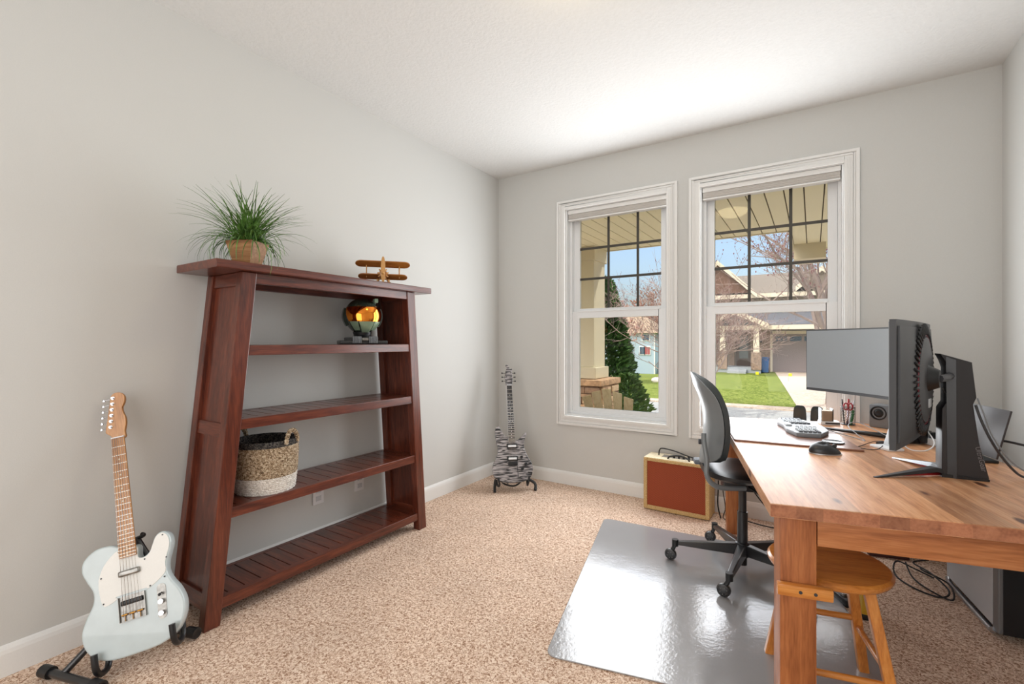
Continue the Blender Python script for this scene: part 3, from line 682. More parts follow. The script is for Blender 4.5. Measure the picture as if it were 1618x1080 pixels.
def cloth():
    m, t, b = newmat('grille_cloth'); L = t.links.new; tc = t.nodes.new('ShaderNodeTexCoord'); ck = t.nodes.new('ShaderNodeTexWave'); ck.inputs['Scale'].default_value = 50; ck.inputs['Distortion'].default_value = 3; ck.inputs['Detail'].default_value = 2; ck.inputs['Detail Scale'].default_value = 30; ck.bands_direction = 'DIAGONAL'
    L(tc.outputs['Object'], ck.inputs['Vector']); r = t.nodes.new('ShaderNodeValToRGB'); r.color_ramp.elements[0].color = srgb(122, 48, 22); r.color_ramp.elements[1].color = srgb(176, 84, 48); L(ck.outputs['Fac'], r.inputs[0]); L(r.outputs[0], b.inputs['Base Color']); b.inputs['Roughness'].default_value = 0.8; return m
MB().box((.022, .008, .032), (AW-.022, .02, AH-.020)).build('grille_cloth', cloth(), am)
for x in (.045, AW-.045):
    for z in (.055, AH-.045): MB().cyl((x, .0085, z), .005, .004, 10, M=None, axis='y').build('corner_screw', M['chrome'], am)
MB().box((.11, .07, AH+.0025), (AW-.06, .15, AH+.0045)).build('control_panel', M['chrome'], am)
for k in range(6): MB().cyl((.19+k*.034, .11, AH+.004), .008, .014, 14).build('control_knob', M['black'], am)
MB().tube(smooth_path([(.165, .035, AH), (.18, .035, AH+.022), (.24, .035, AH+.034), (.30, .035, AH+.022), (.315, .035, AH)], 5), 0.006, 8).build('carry_handle', M['cable'], am)
for x in (.03, AW-.03):
    for y in (.03, AD-.03): MB().cyl((x, y, 0), .012, .01, 12).build('rubber_foot', M['black'], am)
c_ = MB().tube(smooth_path([(1.52, 3.50, AH+.004), (1.525, 3.50, AH+.04), (1.55, 3.49, AH+.058), (1.64, 3.48, AH+.05), (1.74, 3.47, AH+.026), (1.83, 3.47, AH+.012), (1.925, 3.46, AH+.006), (1.935, 3.46, .25), (1.93, 3.47, .10), (1.95, 3.46, .008)], 6), 0.0045, 8)
tag(c_.build('audio_cable', M['cable']), 'black cable looping over the amplifier top', 'cable')
# ------------------------------------------------------------------ clear chair mat
def matmat():
    m, t, b = newmat('clear_vinyl'); t.nodes.remove(b); L = t.links.new; out = [n for n in t.nodes if n.type == 'OUTPUT_MATERIAL'][0]
    tc = t.nodes.new('ShaderNodeTexCoord'); n = t.nodes.new('ShaderNodeTexNoise'); n.inputs['Scale'].default_value = 70; n.inputs['Detail'].default_value = 4; L(tc.outputs['Object'], n.inputs['Vector'])
    n2 = t.nodes.new('ShaderNodeTexNoise'); n2.inputs['Scale'].default_value = 4; n2.inputs['Detail'].default_value = 2; L(tc.outputs['Object'], n2.inputs['Vector'])
    bp = t.nodes.new('ShaderNodeBump'); bp.inputs['Strength'].default_value = 0.35; bp.inputs['Distance'].default_value = 0.002; L(n.outputs['Fac'], bp.inputs['Height'])
    b2 = t.nodes.new('ShaderNodeBump'); b2.inputs['Strength'].default_value = 0.3; b2.inputs['Distance'].default_value = 0.008; L(n2.outputs['Fac'], b2.inputs['Height']); L(bp.outputs['Normal'], b2.inputs['Normal'])
    tr = t.nodes.new('ShaderNodeBsdfTransparent'); df = t.nodes.new('ShaderNodeBsdfDiffuse'); df.inputs['Color'].default_value = srgb(214, 214, 218); gl = t.nodes.new('ShaderNodeBsdfGlossy'); gl.inputs['Roughness'].default_value = 0.16  # whitish diffuse paints part of the window sheen onto the clear vinyl
    L(b2.outputs['Normal'], gl.inputs['Normal']); fr = t.nodes.new('ShaderNodeFresnel'); fr.inputs['IOR'].default_value = 2.4
    m1 = t.nodes.new('ShaderNodeMixShader'); m1.inputs[0].default_value = 0.5; L(tr.outputs[0], m1.inputs[1]); L(df.outputs[0], m1.inputs[2])
    m2 = t.nodes.new('ShaderNodeMixShader'); L(fr.outputs[0], m2.inputs[0]); L(m1.outputs[0], m2.inputs[1]); L(gl.outputs[0], m2.inputs[2]); L(m2.outputs[0], out.inputs['Surface'])
    return m
MATP = [(1.608, 1.585), (2.80, 1.86), (2.47, 3.12), (1.274, 3.043)]
def rounded(P, r, k=5):
    out = []; n = len(P)
    for i in range(n):
        p = Vector(P[i]); a = (Vector(P[i-1])-p).normalized(); c = (Vector(P[(i+1) % n])-p).normalized()
        for j in range(k+1):
            t = j/k; q = (p+a*r)*(1-t)**2+p*2*t*(1-t)+(p+c*r)*t*t; out.append((q.x, q.y))
    return out
tag(MB().prism(rounded(MATP, 0.05), 0.001, 0.0055, bev=0.002, seg=2).build('chair_mat', matmat()), 'clear glossy plastic chair mat on the beige carpet under the office chair', 'chair mat')

# ------------------------------------------------------------------ desk; local frame x = across, y = along the left edge
DA = R(13.5); DX, DY, DH = 2.369, 1.634, 0.72
def dw(x, y, z=0.0): return (DX+x*math.cos(DA)-y*math.sin(DA), DY+x*math.sin(DA)+y*math.cos(DA), z)
dk = thing('desk', 'large pine table used as a desk, with thick square legs', 'desk', (DX, DY, 0), DA)
b = MB().rbox((0.5, 0.885, DH-0.021), (1.0, 1.77, 0.042), 0.004); b.build('tabletop', M['pine_y'], dk)
MB().box((0.001, -0.0012, DH-0.039), (0.999, 0.004, DH-0.003)).build('end_grain_edge', M['endgrain'], dk, label='chequered end-grain edge of the tabletop')
for x, y in ((0.035, 0.045), (0.86, 0.045), (0.035, 1.63), (0.86, 1.63)):
    lg = MB().rbox((x+0.05, y+0.05, (DH-0.043)/2), (0.10, 0.10, DH-0.043), 0.005).build('leg', M['pine_z'], dk)
MB().rbox((0.5, 0.062, DH-0.088), (0.725, 0.025, 0.09), 0.002).build('apron', M['pine_x'], dk)
MB().rbox((0.5, 1.70, DH-0.088), (0.725, 0.025, 0.09), 0.002).build('apron', M['pine_x'], dk)
MB().rbox((0.93, 0.885, DH-0.088), (0.025, 1.49, 0.09), 0.002).build('apron', M['pine_yr'], dk)
MB().rbox((0.098, 0.030, 0.452), (0.150, 0.026, 0.036), 0.006).build('leg_block', M['stool'], dk, label='honey-coloured wooden block screwed across the near left leg')
for x in (0.085, 0.125): MB().cyl((x, 0.0155, 0.452), 0.005, 0.003, 12, axis='y').build('screw', M['dark_grey'], dk)

def D(name, label, cat, x, y, rz=0.0, z=DH, group=None):
    p = dw(x, y, z); return thing(name, label, cat, p, DA+rz, group)
# brown desk mat
pad = MB().prism(rounded([(0.004, 0.958), (0.530, 0.888), (0.540, 1.545), (0.004, 1.60)], 0.012, 3), 0.0, 0.009, bev=0.003, seg=2).build('desk_pad', wood('brown_leather_board', (srgb(110, 72, 56), srgb(136, 92, 72), srgb(152, 106, 84)), 'x', 0.8, 0.3, 0.15))
pad.location = (DX, DY, DH); pad.rotation_euler = (0, 0, DA)
tag(pad, 'flat brown desk pad under the keyboard', 'desk pad')
ZP = DH+0.009
# keyboard
kb = D('keyboard', 'grey angled ergonomic keyboard on the brown desk pad', 'keyboard', 0.39, 1.37, 0, ZP)
KO = [(-0.075, -0.245), (0.03, -0.25), (0.095, -0.13), (0.108, 0.0), (0.095, 0.14), (0.04, 0.245), (-0.07, 0.25), (-0.10, 0.12), (-0.088, 0.0), (-0.10, -0.12)]
MB().prism(rounded(KO, 0.012, 3), 0.0, 0.022, bev=0.004, seg=2).build('case', M['grey'], kb)
KL = plain('light_keycap', srgb(178, 182, 186), 0.5); KD = plain('dark_keycap', srgb(84, 86, 92), 0.5)
key0 = MB().add([(-.0085, -.0085, 0), (.0085, -.0085, 0), (.0085, .0085, 0), (-.0085, .0085, 0), (-.0065, -.0065, .009), (.0065, -.0065, .009), (.0065, .0065, .009), (-.0065, .0065, .009)], BOXF)
m1 = key0.build('key', KL, kb); m2 = key0.build('key', KD, kb); n_ = 0
for sgn in (-1, 1):
    for r in range(5):
        for c in range(7):
            x = -0.058+r*0.0205+0.010*abs(c-3)/3; y = sgn*(0.052+c*0.0275*0.98); y = sgn*(0.062+c*0.026)
            yy = y; xx = x+0.012-0.016*(c/6)
            src = m2 if (c in (0, 6) or r == 4 and c > 3) else m1
            if n_ < 2: k_ = (m1, m2)[n_]
            else: k_ = src.copy(); col.objects.link(k_); k_.parent = kb
            n_ += 1; k_.location = (xx, yy, 0.021); k_.rotation_euler = (0, 0, sgn*R(7))
MB().rbox((-0.068, 0, 0.026), (0.03, 0.07, 0.012), 0.005).build('palm_rest', M['lgrey'], kb)
# mouse
ms = D('computer_mouse', 'black ergonomic mouse with silver rim on the bare desk top', 'mouse', 0.352, 0.80, R(-78))
b = MB(); V = []; F = []; nu, nv = 24, 10
for j in range(nv+1):
    e = math.pi/2*j/nv
    for i in range(nu):
        q = 2*math.pi*i/nu; c_, s_ = math.cos(q), math.sin(q)
        x = 0.042*c_*math.cos(e)**0.6*(1.0+0.12*s_); y = 0.064*s_*math.cos(e)**0.7; z = 0.004+0.043*math.sin(e)*(1-0.35*(y/0.064)**2*(1 if y > 0 else 0.4))*(1-0.12*c_)
        V.append((x, y+0.008*math.sin(e)*-1, z))
for j in range(nv):
    for i in range(nu): F.append((j*nu+i, j*nu+(i+1) % nu, (j+1)*nu+(i+1) % nu, (j+1)*nu+i))
b.add(V, F, True); b.build('mouse_shell', plain('mouse_black', srgb(44, 45, 47), 0.32), ms)
MB().prism([(0.044*math.cos(2*math.pi*k/28)*(1+.12*math.sin(2*math.pi*k/28)), 0.066*math.sin(2*math.pi*k/28)) for k in range(28)], 0, 0.005, bev=0.001).build('rim', M['alu'], ms)
MB().cyl((0.004, 0.036, 0.036), 0.009, 0.006, 18, axis='x').build('scroll_wheel', M['dark_grey'], ms)
# round black coaster
co = MB().lathe([(0.0, 0.0), (0.045, 0.0), (0.047, 0.003), (0.045, 0.0065), (0.041, 0.0062), (0.038, 0.0045), (0.0, 0.0045)], 32).build('coaster', plain('coaster_black', srgb(34, 34, 36), 0.25))
co.location = dw(0.446, 1.03, ZP); tag(co, 'thin round black disc lying on the desk pad behind the mouse', 'coaster')

# curved monitors
SCR = plain('matte_screen', srgb(136, 142, 146), 0.42, spec=0.6)  # grey base colour paints in the room reflected by the switched-off screen
MBK = plain('monitor_back', srgb(50, 51, 54), 0.42)
def monitor(name, label, px, py, heading, z0, z1, half, detail, zt=DH):
    # origin at the panel centre on the table; screen normal along local -x ... panel along local y
    t = thing(name, label, 'monitor', (px, py, zt), heading)
    Rc = 5.0 if detail else 1.9; h0, h1 = z0-zt, z1-zt
    def arc(y, off): a = y/Rc; return ((Rc+off)*(1-math.cos(a))*-1+0.0 + off*0 , (Rc)*math.sin(a))
    def slab(x0, x1, ya, yb, za, zb, nm, mat, bulge=0.0, par=None, n=16):
        def fn(u, v):
            y = ya+(yb-ya)*u; z = za+(zb-za)*v; s = -(Rc-math.sqrt(Rc*Rc-y*y))
            e = bulge*max(0, 1-(y/half)**2)**0.7*max(0, 1-((2*(z-za)/(zb-za)-1))**4)
            return (x0+s, y, z), (x1+s+e, y, z)
        return MB().shell(fn, n, 6).build(nm, mat, par or t)
    body = slab(0.0, 0.016, -half, half, h0, h1, 'panel_housing', MBK, 0.0)
    slab(-0.003, 0.0005, -half+0.006, half-0.006, h0+0.016, h1-0.007, 'screen', SCR)
    slab(0.0155, 0.020, -half+0.02, half-0.02, h0+0.02, h1-0.02, 'back_cover', MBK, 0.012)
    return t
# far monitor, screen towards the room
u1 = math.atan2(2.835-3.425, 2.815-2.44)      # direction from left end to right end
m1t = monitor('monitor', 'wide curved monitor with blank grey screen standing at the window end of the desk', 2.697, 3.082, R(40), 0.929, 1.289, 0.35, 0)
MB().tube([(0.03, -0.06, 0.27), (0.06, -0.12, 0.20), (0.10, -0.17, 0.14)], 0.009, 8).build('neck', M['black'], m1t)
MB().rbox((0.105, -0.20, 0.20), (0.045, 0.085, 0.39), 0.01).build('stand_column', M['black'], m1t)
for s in (-1, 1): MB().tube([(0.10, -0.20+s*0.02, 0.017), (-0.10+0.03*s, -0.03+s*0.19, 0.010)], [0.016, 0.007], 8).build('stand_foot', M['black'], m1t)
# near monitor, seen from behind
m2t = monitor('monitor', 'wide curved monitor seen from its ribbed black back near the middle of the desk', 2.775, 2.125, R(-15.5), 0.889, 1.284, 0.34, 1)
def ringpt(a, ry, rz, x): return (x, ry*math.cos(a), 0.36+rz*math.sin(a))
b = MB()
b.lathe([(0.0, 0.0), (0.150, 0.0), (0.146, 0.008), (0.12, 0.013), (0.0, 0.013)], 40, Matrix.Translation((0.026, 0, 0.366)) @ Matrix.Rotation(R(90), 4, 'Y'))
b.build('rear_disc', M['dark_grey'], m2t)
b = MB()
for k in range(56):
    a = 2*math.pi*k/56; p0 = Vector((0.033, 0.156*math.cos(a), 0.366+0.156*math.sin(a))); p1 = Vector((0.027, 0.192*math.cos(a), 0.366+0.192*math.sin(a)))
    b.tube([p0, p1], 0.0042, 5)
b.build('vent_ribs', M['black'], m2t)
b = MB(); pts = [(0.0315, 0.152*math.cos(2*math.pi*k/48), 0.366+0.152*math.sin(2*math.pi*k/48)) for k in range(49)]
b.tube(pts, 0.0017, 6).build('red_ring', plain('dark_red_line', srgb(120, 30, 44), .4), m2t, label='thin dark red ring')
MB().lathe([(0.0, 0.0), (0.045, 0.0), (0.030, 0.030), (0.0, 0.030)], 20, Matrix.Translation((0.038, 0, 0.371)) @ Matrix.Rotation(R(90), 4, 'Y')).build('hinge_hub', M['black'], m2t)
MB(m2t.matrix_world.inverted()).tube([(2.838, 2.107, 1.091), (2.862, 2.150, 1.091), (2.905, 2.315, 1.091)], 0.013, 8).build('arm', M['dark_grey'], m2t)
MB().rbox((0.040, 0.02, 0.285), (0.003, 0.05, 0.03), 0.001).build('rating_label', M['lgrey'], m2t)
# stand column: faceted plate


ca = Vector((2.893, 2.295, DH)); ct = Vector((0.998, 0.065, 0)); cn = Vector((-0.065, 0.998, 0))
PT = Matrix(((ct.x, 0, -cn.x, ca.x), (ct.y, 0, -cn.y, ca.y), (0, 1, 0, DH), (0, 0, 0, 1)))   # (s, z, towards camera)
PM = m2t.matrix_world.inverted() @ PT
CO = [(0.002, 0.004), (0.111, 0.0), (0.112, 0.012), (0.086, 0.134), (0.070, 0.270), (0.079, 0.296), (0.067, 0.422), (-0.018, 0.452), (-0.008, 0.425), (-0.001, 0.40), (-0.002, 0.275), (-0.015, 0.250), (-0.016, 0.012)]
MB(PM).prism(CO, -0.075, 0.0, bev=0.003, seg=2).build('stand_column', plain('stand_black', srgb(40, 38, 40), 0.42), m2t)
MB(PM).add([(-0.0, 0.0, 0.001), (0.024, 0.0, 0.006), (0.022, 0.430, 0.006), (-0.004, 0.442, 0.001), (0.0, 0.0, -0.01), (0.024, 0.0, -0.01), (0.022, 0.430, -0.01), (-0.004, 0.442, -0.01)], BOXF).build('column_facet', plain('stand_facet', srgb(30, 30, 33), 0.3), m2t)
MB(PM).prism([(-0.016, 0), (0.112, 0), (0.112, 0.008), (-0.016, 0.014)], -0.08, 0.004).build('column_base', M['black'], m2t)
ft_m = plain('foot_red_black', srgb(36, 32, 34), 0.35)
j_ = Vector((2.900, 2.33, DH+0.022))
for tip, top in (((2.668, 2.150, DH+0.003), 'near'), ((2.768, 2.560, DH+0.003), 'far')):
    tip = Vector(tip); mid = j_.lerp(tip, 0.2)+Vector((0, 0, 0.016)); d_ = (tip-j_).normalized(); s_ = Vector((-d_.y, d_.x, 0))
    b = MB(m2t.matrix_world.inverted()); V = []
    for p, w_, h_ in ((j_, .020, .02), (mid, .018, .016), (tip, .006, .004)):
        V += [p-s_*w_+Vector((0, 0, -h_)), p+s_*w_+Vector((0, 0, -h_)), p+s_*w_*.8, p-s_*w_*.8]
    b.add(V, [(3,2,1,0), (8,9,10,11)]+[(i*4+k, i*4+(k+1) % 4, i*4+4+(k+1) % 4, i*4+4+k) for i in (0, 1) for k in range(4)])
    f_ = b.build('stand_foot', ft_m if top == 'near' else M['alu'], m2t, bevel=0.001)
    MB(m2t.matrix_world.inverted()).tube([j_+Vector((0, 0, -.014)), j_.lerp(tip, .8)+Vector((0, 0, -.0))], [.006, .003], 6).build('red_underside', M['red'], f_)
# lettering running down the column
tx = bpy.data.curves.new('lettering', 'FONT'); tx.body = 'UltraGear'; tx.size = 0.0215; tx.extrude = 0.0004; tx.align_x = 'LEFT'
to = bpy.data.objects.new('lettering', tx); col.objects.link(to); bpy.context.view_layer.update()
me = bpy.data.meshes.new_from_object(to.evaluated_get(bpy.context.evaluated_depsgraph_get())); bpy.data.objects.remove(to)
lo = bpy.data.objects.new('lettering', me); col.objects.link(lo); me.materials.clear(); me.materials.append(plain('letter_grey', srgb(116, 112, 114), 0.4))
lo.parent = m2t; lo.matrix_local = PM @ Matrix.Translation((0.0745, 0.120, 0.0006)) @ Matrix.Rotation(R(-78.5), 4, 'Z')
MB(m2t.matrix_world.inverted()).tube(smooth_path([(2.850, 2.12, 1.06), (2.865, 2.20, 1.045), (2.885, 2.285, 1.03), (2.90, 2.30, 1.04)], 4), 0.0016, 6).build('thin_cable', M['cable'], m2t)

# slim screen panel behind the stand
lp = D('laptop_screen', 'slim dark panel leaning on a thin base at the wall edge of the desk', 'laptop', 0.955, 0.95)
LM = Matrix.Translation((0.0, 0, 0.012)) @ Matrix.Rotation(R(13), 4, 'Y')
MB(LM).rbox((0.004, 0.02, 0.108), (0.008, 0.285, 0.205), 0.003).build('lid', plain('lid_dark', srgb(62, 56, 56), 0.4), lp)
MB().rbox((-0.03, 0.02, 0.006), (0.085, 0.285, 0.011), 0.003).build('base', M['black'], lp)
# speaker by the window
sp = D('desk_speaker', 'small grey speaker with round black cone beside the window', 'speaker', 0.865, 1.665, R(50))
MB().rbox((0, 0, 0.066), (0.10, 0.095, 0.132), 0.008).build('cabinet', M['grey'], sp)
q = MB().lathe([(0.0, 0.004), (0.014, 0.006), (0.030, -0.004), (0.036, 0.006), (0.040, 0.006), (0.040, -0.004)], 28, Matrix.Translation((-0.0505, 0, 0.085)) @ Matrix.Rotation(R(-90), 4, 'Y')).build('speaker_cone', M['black'], sp)
# pen holder and its pens
pc = D('pen_holder', 'black wire mesh pen holder on the desk by the window', 'pen holder', 0.705, 1.70)
b = MB(); n = 18
for z in (0.002, 0.104):
    b.tube([(0.036*math.cos(2*math.pi*k/24), 0.036*math.sin(2*math.pi*k/24), z) for k in range(25)], 0.0018, 6, cap=False)
for k in range(n):
    for dq in (2.2, -2.2):
        pts = [(0.036*math.cos(2*math.pi*k/n+dq*i/8), 0.036*math.sin(2*math.pi*k/n+dq*i/8), 0.002+0.102*i/8) for i in range(9)]
        b.tube(pts, 0.0006, 3, cap=False)
b.lathe([(0.0, 0.001), (0.036, 0.001), (0.036, 0.003), (0.0, 0.003)], 24); b.build('wire_mesh', M['black'], pc)
rnd = random.Random(7); pc0 = dw(0.705, 1.70, DH+0.004)
pens = [('red_marker', 'red marker pen standing in the mesh holder', M['red']), ('white_pen', 'white pen standing in the mesh holder', M['white']), ('black_pen', 'black pen leaning left in the mesh holder', M['black']), ('green_marker', 'green marker low in the mesh holder', M['green']), ('grey_pen', 'grey pen leaning right in the mesh holder', M['lgrey'])]
spots = [(-.004, .0, .004, .010, .148, .0055), (.010, .004, .020, .006, .14, .004), (-.018, .0, -.028, .004, .146, .0038), (.014, -.010, .024, -.014, .085, .007), (.002, .016, .03, .018, .138, .0035)]
for (nm, lb, mt), (x0, y0, x1, y1, h, r) in zip(pens, spots):
    o = thing(nm, lb, 'pen', pc0); MB().tube([(x0, y0, 0), (x1, y1, h-0.02)], r, 10).build('barrel', mt, o)
    MB().tube([(x0+(x1-x0)*0.86, y0+(y1-y0)*0.86, h*0.80), (x1*1.02, y1*1.02, h)], [r*1.12, r*0.8], 10).build('cap', mt, o)
sc = thing('scissors', 'red-handled scissors standing in the mesh holder', 'scissors', pc0)
MB().tube([(-.006, -.016, 0), (0.0, -.014, .085)], .003, 6).build('blades', M['chrome'], sc)
for s in (-1, 1): MB().tube([(s*.011+.0+.011*math.cos(2*math.pi*k/12), -.014, .105+.020*math.sin(2*math.pi*k/12)) for k in range(13)], .0042, 8, cap=False).build('handle', M['red'], sc)
# glass candle jar on a white box
bx = D('white_box', 'flat white box under the small candle glass at the window end', 'box', 0.60, 1.675)
MB().rbox((0.0, 0, 0.010), (0.10, 0.07, 0.020), 0.002).build('box_body', M['white'], bx)
MB().rbox((0.01, -0.0355, 0.010), (0.075, 0.002, 0.009), 0.001).build('black_stripe', M['black'], bx)
cj = D('candle_jar', 'small square candle glass with brown wax on the white box', 'candle', 0.585, 1.675, 0, DH+0.0205)
MB().prism(rounded([(-.028, -.028), (.028, -.028), (.028, .028), (-.028, .028)], .008), 0.002, .062).build('wax', plain('tan_wax', srgb(176, 146, 122), 0.6), cj)
b = MB(); 
for s0, s1 in (((-.031, -.031), (.031, -.029)), ((-.031, .029), (.031, .031)), ((-.031, -.029), (-.029, .029)), ((.029, -.029), (.031, .029))): b.box((s0[0], s0[1], 0), (s1[0], s1[1], .075))
b.build('glass_wall', M['glass'], cj)
# white phone dock, cables
dc = D('charging_dock', 'white angled charging dock beside the near monitor', 'dock', 0.65, 1.00, R(20))
MB().rbox((0, 0, 0.006), (0.075, 0.11, 0.012), 0.005).build('dock_base', M['white'], dc)
MB(Matrix.Rotation(R(18), 4, 'Y')).rbox((0.012, 0, 0.06), (0.012, 0.07, 0.11), 0.005).build('back_rest', M['lgrey'], dc)
ps = D('power_strip', 'white power strip on the desk behind the near monitor', 'power strip', 0.88, 1.26, R(12))
MB().rbox((0, 0, 0.016), (0.052, 0.26, 0.032), 0.006).build('strip_body', M['white'], ps)
for k in range(3): MB().rbox((0, -0.09+k*0.05, 0.047), (0.030, 0.034, 0.030), 0.004).build('plug', M['black'], ps)
def cable(name, label, pts, r=0.003, mat='cable', k=6):
    pts = smooth_path(pts, k); o = MB().tube(pts, r, 8).build(name, M[mat]); return tag(o, label, 'cable')
c1 = [dw(.50, 1.36, ZP+.012), dw(.53, 1.32, ZP+.004), dw(.60, 1.22, DH+.004), dw(.62, 1.17, DH+.004), dw(.60, 1.34, DH+.045), dw(.66, 1.38, DH+.060), dw(.72, 1.20, DH+.028), dw(.76, 1.10, DH+.004)]
cable('keyboard_cable', 'grey cable arching off the keyboard towards the monitors', c1, 0.0022, 'grey')
cable('charging_cable', 'thin black cable looped beside the white charging dock', [dw(.63, .985, DH+.016), dw(.60, .96, DH+.003), dw(.555, .95, DH+.003), dw(.535, .99, DH+.003), dw(.57, 1.04, DH+.003), dw(.62, 1.06, DH+.02), dw(.645, 1.03, DH+.03)], 0.0018)
cable('white_usb_cable', 'white cable curling on the desk in front of the power strip', [dw(.88, 1.18, DH+.06), dw(.85, 1.05, DH+.03), dw(.80, 1.0, DH+.004), dw(.74, .99, DH+.004), dw(.72, 1.03, DH+.02), dw(.70, 1.00, DH+.014)], 0.0028, 'white')
cp_ = lambda s, z, t=0.004: tuple(PT @ Vector((s, z, t)))
cable('display_cable', 'thick grey cable hanging from the stand column to the wall edge of the desk', [cp_(.075, .27, .004), cp_(.088, .22, .006), cp_(.115, .15, .0), (3.05, 2.35, .80), (3.10, 2.40, DH+.02), (3.13, 2.40, DH+.006)], 0.0042, 'dark_grey')
cable('power_cable', 'thin silver cable drooping beside the thick one on the stand column', [cp_(.080, .295, .002), cp_(.095, .24, .010), cp_(.120, .16, .006), (3.07, 2.33, .79), (3.14, 2.36, .745), (3.21, 2.42, .735), (3.30, 2.50, .73)], 0.0026, 'grey')
cable('thick_cable', 'thick dark cable running from the slim panel to the right wall', [dw(.99, .86, DH+.085), dw(1.01, .85, DH+.088), (3.24, 2.55, .80), (3.30, 2.50, .77), (3.345, 2.44, .72)], 0.005, 'dark_grey')

# ------------------------------------------------------------------ office chair, facing local +x
ch = thing('office_chair', 'black swivel office chair with grey shell back on five casters', 'office chair', (2.165, 2.75, 0.0055), R(18))
CHL = lambda a, r, z: (r*math.cos(a), r*math.sin(a), z)
SHG = plain('shell_grey', srgb(116, 121, 124), 0.34, coat=0.2); SHD = plain('chair_black_mesh', srgb(50, 56, 58), 0.6, bump=0.3, bscale=500)
LEA = plain('seat_black', srgb(24, 26, 30), 0.36)
MB().lathe([(0.0, .075), (.033, .075), (.036, .10), (.036, .145), (.030, .150), (.0, .150)], 24).build('hub', M['black_metal'], ch)
MB().cyl((0, 0, .03), .022, .07, 20).build('lower_cylinder', M['black'], ch)
g_ = MB().cyl((0, 0, .15), .026, .16, 20).cyl((0, 0, .31), .020, .13, 20).build('gas_lift', M['black_metal'], ch)
for k in range(5):
    a = R(197-20+72*k); d = Vector((math.cos(a), math.sin(a), 0)); s = Vector((-d.y, d.x, 0))
    V = []
    for r, z0, z1, w_ in ((0.025, .085, .142, .026), (0.18, .088, .126, .021), (0.325, .092, .113, .016)):
        p = d*r; V += [p-s*w_+Vector((0, 0, z0)), p+s*w_+Vector((0, 0, z0)), p+s*w_*.75+Vector((0, 0, z1)), p-s*w_*.75+Vector((0, 0, z1))]
    b = MB(); b.add(V, [(3,2,1,0), (8,9,10,11)]+[(i*4+q, i*4+(q+1) % 4, i*4+4+(q+1) % 4, i*4+4+q) for i in (0, 1) for q in range(4)], True)
    lg = b.build('base_arm', M['black_metal'], ch, bevel=0.004)
    e = d*0.338; off = Vector((math.cos(R(185-20)), math.sin(R(185-20)), 0))*0.024
    MB().cyl((e.x, e.y, .082), .017, .036, 16).tube([e+Vector((0, 0, .09)), e+off*0.4+Vector((0, 0, .066)), e+off+Vector((0, 0, .045))], .011, 8).build('caster_fork', M['black'], lg)
    ax = Vector((-off.y, off.x, 0)).normalized(); c_ = e+off
    T = Matrix.Translation(c_+Vector((0, 0, .032))) @ Vector((0, 0, 1)).rotation_difference(ax).to_matrix().to_4x4()
    wl = MB(T).lathe([(0.0, -.016), (.018, -.016), (.028, -.013), (.0315, -.007), (.0315, .007), (.028, .013), (.018, .016), (.0, .016)], 24).build('caster_wheel', M['black_metal'], lg)
    b = MB(T)
    for q in range(6):
        for z in (-.0165, .0165): b.sphere((.0155*math.cos(q*math.pi/3), .0155*math.sin(q*math.pi/3), z), .0026, nu=8, nv=5)
    b.tube([(.0305*math.cos(2*math.pi*q/24), .0305*math.sin(2*math.pi*q/24), 0) for q in range(25)], .0022, 6, cap=False)
    b.build('wheel_trim', M['worn_metal'], wl)
MB().rbox((0.0, 0, .452), (.20, .11, .05), .012).rbox((.12, .02, .44), (.10, .06, .04), .01).build('tilt_mechanism', M['black'], ch)
MB().tube([(.02, -.05, .455), (.05, -.16, .45), (.06, -.19, .445)], .006, 8).rbox((.06, -.205, .444), (.03, .045, .014), .005).build('height_lever', M['black'], ch)
def seatfn(u, v):
    q = 2*math.pi*u; rr = v
    e = 0.62; cx = abs(math.cos(q))**e*(1 if math.cos(q) >= 0 else -1); sy = abs(math.sin(q))**e*(1 if math.sin(q) >= 0 else -1)
    x = .02+.225*cx*rr; y = .23*sy*rr; top = .555-.020*rr**6-.012*(1-rr)+.02*max(0, -(x-.0)/.2)**2*rr-.03*max(0, (x-.1)/.15)**2; bot = .478+.045*rr**3
    return (x, y, max(top, bot+.004)), (x, y, bot)
MB().shell(seatfn, 40, 10).build('seat', LEA, ch)
# backrest: grey shell behind a dark cushion
def bx_(z):   # rear profile along local x
    t = (z-.58)/.46; return -.212-.035*math.sin(t*math.pi*.55)*0-.02*t+.030*math.sin(math.pi*min(1, t*1.15))-.085*max(0, t-.62)**1.5*1.4
def bw(z):
    t = (z-.58)/.46; return .165+.055*math.sin(math.pi*min(1, max(0, t*0.85+.12)))
def bround(v):
    a = (1-min(1, max(0, (v-.70)/.302))**2.3)**(1/2.3); c = (1-min(1, max(0, (.17-v)/.172))**2.3)**(1/2.3); return max(.03, a*c)
def backfn(off0, off1, wsc=1.0, dz=0.0):
    def fn(u, v):
        z = .575+dz+(.462-2*dz)*v; s = (u*2-1); rd = bround(v); w_ = bw(z)*wsc*rd; y = s*w_; s = s*rd
        curl = .060*abs(s)**2.6; edge = 1-0.5*abs(s)**8
        x = bx_(z)+curl; edge *= min(1, rd*1.15); return (x+off1+(off0-off1)*edge, y, z+.012*(1-abs(s)**2)*(1 if v > .5 else -1)*abs(2*v-1)**6), (x+off1, y, z+.012*(1-abs(s)**2)*(1 if v > .5 else -1)*abs(2*v-1)**6)
    return fn
MB().shell(backfn(.008, 0), 24, 24).build('back_shell', SHG, ch)
MB().shell(backfn(.058, .0085, .985, .003), 24, 24).build('back_cushion', SHD, ch)
